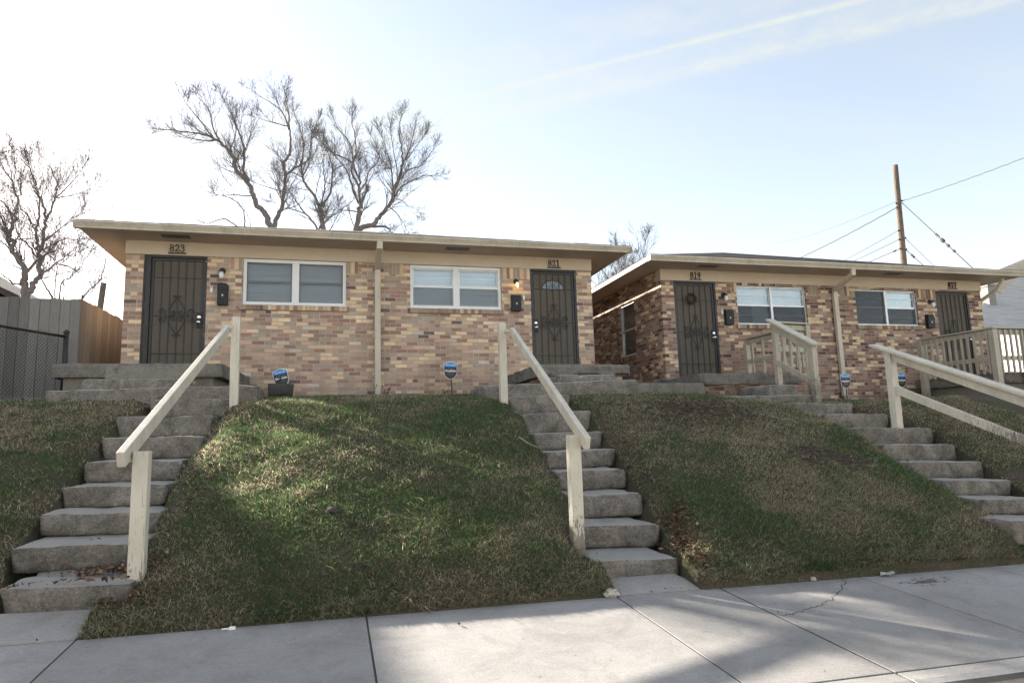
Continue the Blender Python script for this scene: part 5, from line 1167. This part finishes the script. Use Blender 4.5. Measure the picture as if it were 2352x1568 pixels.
T1 = [([(1045,1420),(1000,1330),(960,1250),(890,1190),(850,1080),(800,970),(700,850),(670,750),(620,660),(540,580),(460,530),(360,500),(260,490),(60,460)], 7.5, 1.2),
 ([(1050,1420),(1080,1300),(1130,1200),(1150,1050),(1160,900),(1150,770),(1200,700),(1210,550),(1200,400),(1190,250),(1160,110)], 6, .8),
 ([(810,950),(760,850),(770,750),(765,640),(730,520),(690,420),(640,300),(600,230)], 4, .8), ([(500,560),(430,480),(370,400),(220,220)], 2.6, .8), ([(540,575),(470,440),(440,290),(370,190)], 2.4, .8),
 ([(470,560),(380,560),(260,540),(150,500)], 2, .7), ([(1170,900),(1230,840),(1300,800),(1330,700),(1330,550),(1280,380)], 3, .8), ([(1200,460),(1150,320),(1080,240),(940,150)], 2.2, .7),
 ([(850,1090),(700,1085),(550,1085)], 1.8, .7), ([(1140,1050),(1000,1010),(880,970)], 1.4, .6), ([(625,655),(660,590),(690,460),(660,330)], 2, .7), ([(1200,430),(1080,400),(970,370)], 1.6, .6), ([(1310,800),(1390,730),(1400,600),(1440,470)], 1.8, .7), ([(660,620),(750,710),(765,720)], 1.4, 1.2)]
tree('bare_tree', 'tall bare tree with a wide fork rising left of centre behind the left house', T1, 28, .24, (376.3, 188.2), 1, seed=5, dens=1.0, twig=.80, spread=1.6)
T1b = [([(780,1430),(772,1300),(760,1230),(700,1150),(600,1100),(540,1085)], 1.9, .7), ([(830,1430),(825,1330),(790,1260)], 1, .6), ([(745,1420),(640,1340),(560,1310),(420,1355),(320,1320)], 1.8, .8), ([(660,1130),(665,1080)], 1, .6)]
tree('bare_sapling', 'slim crooked sapling at the left foot of the forked bare tree', T1b, 26, .24, (376.3, 188.2), 1, seed=9, dens=.45, twig=.7, spread=.6)
T2 = [([(510,1430),(480,1340),(465,1240),(455,1180),(440,1120)], 6.5, 5), ([(440,1120),(380,1010),(300,900),(260,820),(250,700),(270,560),(270,400)], 4, .8), ([(260,820),(320,700),(350,560),(360,420)], 2.2, .7), ([(455,1140),(550,1030),(580,900),(590,750),(560,600),(500,480)], 3.4, .8),
 ([(465,1120),(500,980),(510,860),(490,750),(490,560)], 2.2, .7), ([(430,1430),(400,1340),(300,1220),(200,1090),(90,930)], 3.2, .7), ([(500,1320),(600,1230),(700,1160),(800,1080)], 2.2, .6), ([(430,1420),(470,1330)], 2.6, 2.2), ([(590,750),(700,690),(780,670)], 1.6, .6), ([(300,1220),(180,1180),(60,1150)], 1.6, .6), ([(510,860),(560,890),(640,860)], 1.2, .6), ([(260,820),(160,770),(60,750)], 1.8, .7), ([(540,1420),(600,1330),(650,1230)], 1.4, .6)]
tree('bare_tree', 'bare tree with a narrow upright crown between its two larger neighbours', T2, 27, .21, (639.7, 235.2), 1, seed=6, dens=.95, twig=.72, spread=1.4)
T3 = [([(830,1440),(860,1330),(880,1200),(900,1110)], 7, 5), ([(895,1110),(880,980),(870,900),(800,780),(810,660),(800,500),(740,400),(640,270)], 3.6, .8), ([(880,920),(890,850),(840,740),(820,650),(850,520),(830,360),(800,200)], 2.8, .8), ([(880,1110),(820,980),(780,830),(740,740),(650,620),(510,470)], 3, .8), ([(890,980),(960,860),(990,750),(1080,660),(1100,560),(1060,450)], 2.2, .7),
 ([(845,1430),(900,1370),(1020,1340),(1100,1260),(1190,1150),(1250,1060),(1260,960),(1300,850),(1350,700),(1350,550),(1330,380),(1330,200)], 7, .8), ([(1260,970),(1300,900),(1340,780),(1370,640),(1440,480),(1480,320)], 3, .8), ([(1270,1040),(1330,940),(1450,860),(1600,800),(1700,800)], 2.4, .7), ([(1350,830),(1420,740),(1560,690),(1660,560)], 2, .7), ([(1250,940),(1240,800),(1220,650),(1150,420)], 2.4, .7),
 ([(1030,1360),(1170,1360),(1220,1400)], 3.2, 1.5), ([(1220,1150),(1300,1220),(1360,1310),(1400,1390)], 1.6, .6), ([(860,1195),(720,1180),(620,1230)], 1.8, .6), ([(910,1090),(960,960),(1010,820),(1080,760)], 1.6, .6), ([(810,660),(700,600),(600,560),(500,470)], 2.2, .7), ([(1300,850),(1290,700),(1260,560),(1230,350)], 2, .7), ([(1370,640),(1420,600),(1480,520),(1540,430)], 1.6, .6), ([(1280,1050),(1360,1080),(1420,1150)], 1.2, .5)]
tree('bare_tree', 'broad bare tree with a low bent limb, rightmost tree behind the left house', T3, 28, .21, (639.7, 235.2), 1, seed=7, dens=1.0, twig=.76, spread=1.6)
TL = [([(235,1460),(235,1330),(235,1250),(200,1130),(120,980),(95,880),(130,740),(150,640),(180,540),(190,400),(190,280)], 7.5, .8), ([(130,740),(60,590),(-40,530)], 2.6, .8), ([(150,500),(130,400),(60,280),(0,210)], 2, .7), ([(95,880),(50,780),(0,700),(-60,600)], 2.4, .8), ([(190,1120),(100,1020),(0,940),(-80,880)], 2.2, .8),
 ([(255,1440),(300,1360),(370,1270),(385,1100),(380,1030),(350,930),(330,830),(270,720),(180,570)], 7, .9), ([(385,1040),(420,880),(440,720),(420,600),(350,450),(330,330),(230,180)], 4, .8), ([(440,720),(500,620),(530,520),(540,400),(510,290),(450,190)], 2.8, .7), ([(345,820),(375,700),(375,570),(340,400),(290,260)], 2.4, .7), ([(530,520),(640,430),(760,290)], 1.6, .6), ([(430,930),(560,830),(720,710)], 1.8, .6),
 ([(400,1030),(540,950),(640,910),(740,930)], 1.8, .6), ([(390,1260),(540,1150),(620,1090),(720,1000)], 2.4, .7), ([(540,1150),(700,1200),(860,1330)], 1.6, .7), ([(360,1110),(270,980),(180,880),(150,780)], 2.2, .8), ([(240,1250),(330,1150),(380,1100)], 3.4, 3), ([(200,1360),(100,1330),(0,1240)], 2.4, .8), ([(540,520),(660,500),(790,470)], 1.2, .5), ([(200,1200),(90,1150),(0,1060)], 1.6, .6), ([(180,540),(120,400),(100,250),(60,150)], 1.6, .6)]
tree('bare_tree', 'large bare tree with double trunk and seed clusters beyond the plank fence at far left', TL, 13.6, .24, (0, 329.3), 1, seed=8, dens=.9, twig=.92, leafy=.16, spread=.8)
TS = [([(570,1480),(580,1380),(600,1320),(660,1290),(720,1240),(790,1160),(790,1080),(740,1040)], 1.7, .6), ([(520,1480),(530,1330),(545,1200),(540,1130)], 1.6, .7), ([(500,1470),(450,1390),(395,1290)], 2.4, 1.4), ([(610,1480),(610,1350),(600,1240)], 1.4, .6)]
tree('leafy_sapling', 'tangled sapling with clinging dead leaves just behind the plank fence', TS, 17.6, .24, (0, 329.3), 1, seed=12, dens=.9, twig=.7, leafy=.45, spread=.5)
TR = [([(785,1490),(830,1430),(880,1380),(960,1310),(990,1210),(1010,1120),(1020,1060)], 1.9, .8), ([(880,1380),(860,1310),(850,1230)], 1.1, .5), ([(1010,1120),(960,1070),(910,1000)], .9, .4), ([(790,1470),(790,1420),(750,1380)], 1, .5)]
tree('bare_sapling', 'slender curved sapling between the fence corner and the short distant pole', TR, 18, .24, (0, 329.3), 1, seed=14, dens=.4, twig=.6, leafy=.5, spread=.3)
def fartree(px0, py_top, py_bot, Y, label, seed):
    rs = random.Random(seed); limbs = [([(px0, py_bot), (px0+2, (py_bot+py_top)/2+20), (px0+6, (py_bot+py_top)/2-10), (px0+5, py_top+18)], 1.5, .4)]
    for k in range(7):
        h = rs.uniform(.1, .8); y = py_bot + (py_top-py_bot)*h; s = rs.choice((-1, 1)); limbs.append(([(px0+3, y), (px0+3+s*rs.uniform(10, 20), y-22), (px0+s*rs.uniform(18, 34), y-rs.uniform(36, 55))], .8, .3))
    tree('bare_tree', label, limbs, Y, 1.0, (0, 0), 1, seed=seed, dens=1.0, twig=.7, spread=2.5)
fartree(1398, 600, 735, 45, 'small distant bare tree seen in the left of the gap between the two houses', 21)
fartree(1450, 582, 720, 48, 'small distant bare tree showing above the left eave of the right house', 22)

# ------------------------------------------------------------------ light
AZ, EL = math.radians(39.5), math.radians(21.8)
sd = Vector((-math.sin(AZ)*math.cos(EL), math.cos(AZ)*math.cos(EL), math.sin(EL)))
sl = bpy.data.lights.new('sun', 'SUN'); sl.energy = 4.7; sl.angle = math.radians(.6); sl.color = (1, .93, .82)
so = bpy.data.objects.new('sun', sl); COL.objects.link(so); so.rotation_euler = (-sd).to_track_quat('-Z', 'Y').to_euler()
W = bpy.data.worlds.new('World'); sc.world = W; W.use_nodes = True; t = W.node_tree; t.nodes.clear()
out = t.nodes.new('ShaderNodeOutputWorld'); bg = t.nodes.new('ShaderNodeBackground'); sky = t.nodes.new('ShaderNodeTexSky')
sky.sky_type = 'NISHITA'; sky.sun_disc = False; sky.sun_elevation = EL; sky.sun_rotation = -AZ; sky.altitude = 200; sky.air_density = 1.0; sky.dust_density = .5; sky.ozone_density = 2.0
bg.inputs[1].default_value = .107
def N(ty, **k):
    x = t.nodes.new(ty)
    for a, v in k.items(): setattr(x, a, v)
    return x
tc = N('ShaderNodeTexCoord'); mp = N('ShaderNodeMapping'); t.links.new(tc.outputs['Generated'], mp.inputs[0])
# thin cirrus streaks running across the sky, as a layer of pale cloud mixed over the clear sky
sep = N('ShaderNodeSeparateXYZ'); t.links.new(tc.outputs['Generated'], sep.inputs[0])
def MA(op, a, b=None):
    x = N('ShaderNodeMath', operation=op)
    for i, v in enumerate((a, b)):
        if v is None: continue
        if isinstance(v, (int, float)): x.inputs[i].default_value = v
        else: t.links.new(v, x.inputs[i])
    return x.outputs[0]
zc = MA('MAXIMUM', sep.outputs[2], .04); u = MA('DIVIDE', sep.outputs[0], zc); v = MA('DIVIDE', sep.outputs[1], zc)
cb = N('ShaderNodeCombineXYZ'); t.links.new(u, cb.inputs[0]); t.links.new(v, cb.inputs[1])
m1 = N('ShaderNodeMapping'); t.links.new(cb.outputs[0], m1.inputs[0]); m1.inputs[2].default_value = (0, 0, math.radians(28)); m1.inputs[3].default_value = (.22, 1.3, 1)
n1 = N('ShaderNodeTexNoise'); t.links.new(m1.outputs[0], n1.inputs['Vector']); n1.inputs['Scale'].default_value = 1.1; n1.inputs['Detail'].default_value = 7; n1.inputs['Roughness'].default_value = .6; n1.inputs['Distortion'].default_value = .5
n2 = N('ShaderNodeTexNoise'); t.links.new(cb.outputs[0], n2.inputs['Vector']); n2.inputs['Scale'].default_value = .45; n2.inputs['Detail'].default_value = 4
r1 = N('ShaderNodeValToRGB'); t.links.new(n1.outputs[0], r1.inputs[0]); r1.color_ramp.elements[0].position = .42; r1.color_ramp.elements[1].position = .72
r2 = N('ShaderNodeValToRGB'); t.links.new(n2.outputs[0], r2.inputs[0]); r2.color_ramp.elements[0].position = .35; r2.color_ramp.elements[1].position = .7
cm = MA('MULTIPLY', MA('MULTIPLY', r1.outputs[0], r2.outputs[0]), .45)
dl = MA('ADD', v, MA('MULTIPLY', u, .777)); dl = MA('ADD', dl, MA('MULTIPLY', MA('SUBTRACT', n2.outputs[0], .5), .03))
def band(c, w): q = MA('DIVIDE', MA('SUBTRACT', dl, c), w); return MA('DIVIDE', 1.0, MA('ADD', 1.0, MA('MULTIPLY', MA('MULTIPLY', q, q), MA('MULTIPLY', q, q))))
n3 = N('ShaderNodeTexNoise'); t.links.new(cb.outputs[0], n3.inputs['Vector']); n3.inputs['Scale'].default_value = 9; n3.inputs['Detail'].default_value = 8; n3.inputs['Roughness'].default_value = .7
front = MA('GREATER_THAN', v, .2)
tr1 = MA('MULTIPLY', band(2.125, .015), .34); tr2 = MA('MULTIPLY', band(2.31, .045), MA('MULTIPLY', n3.outputs[0], .5)); tr3 = MA('MULTIPLY', band(1.95, .10), MA('MULTIPLY', MA('MULTIPLY', n3.outputs[0], n1.outputs[0]), .9)); tr4 = MA('MULTIPLY', band(2.2, .10), MA('MULTIPLY', n3.outputs[0], .35))
trl = MA('MULTIPLY', MA('ADD', MA('ADD', tr1, tr2), MA('ADD', tr3, tr4)), MA('MULTIPLY', front, MA('ADD', .1, MA('MULTIPLY', n3.outputs[0], 1.5))))
cm = MA('MINIMUM', MA('ADD', MA('ADD', MA('MULTIPLY', cm, .9), .20), trl), .88)
mx = N('ShaderNodeMix', data_type='RGBA'); t.links.new(cm, mx.inputs[0]); t.links.new(sky.outputs[0], mx.inputs[6]); mx.inputs[7].default_value = (1.75, 2.3, 2.5, 1)
tn2 = N('ShaderNodeMix', data_type='RGBA', blend_type='MULTIPLY'); tn2.inputs[0].default_value = 1; tn2.inputs[7].default_value = (1.15, .88, .70, 1); t.links.new(mx.outputs[2], tn2.inputs[6]); t.links.new(tn2.outputs[2], bg.inputs[0]); t.links.new(bg.outputs[0], out.inputs[0])
sc.render.engine = 'CYCLES'
sc.view_settings.view_transform = 'Standard'; sc.view_settings.look = 'None'; sc.view_settings.exposure = 2.15; sc.view_settings.gamma = 1
sc.cycles.max_bounces = 6; sc.cycles.transparent_max_bounces = 8
sc.render.resolution_x = 1024; sc.render.resolution_y = 682
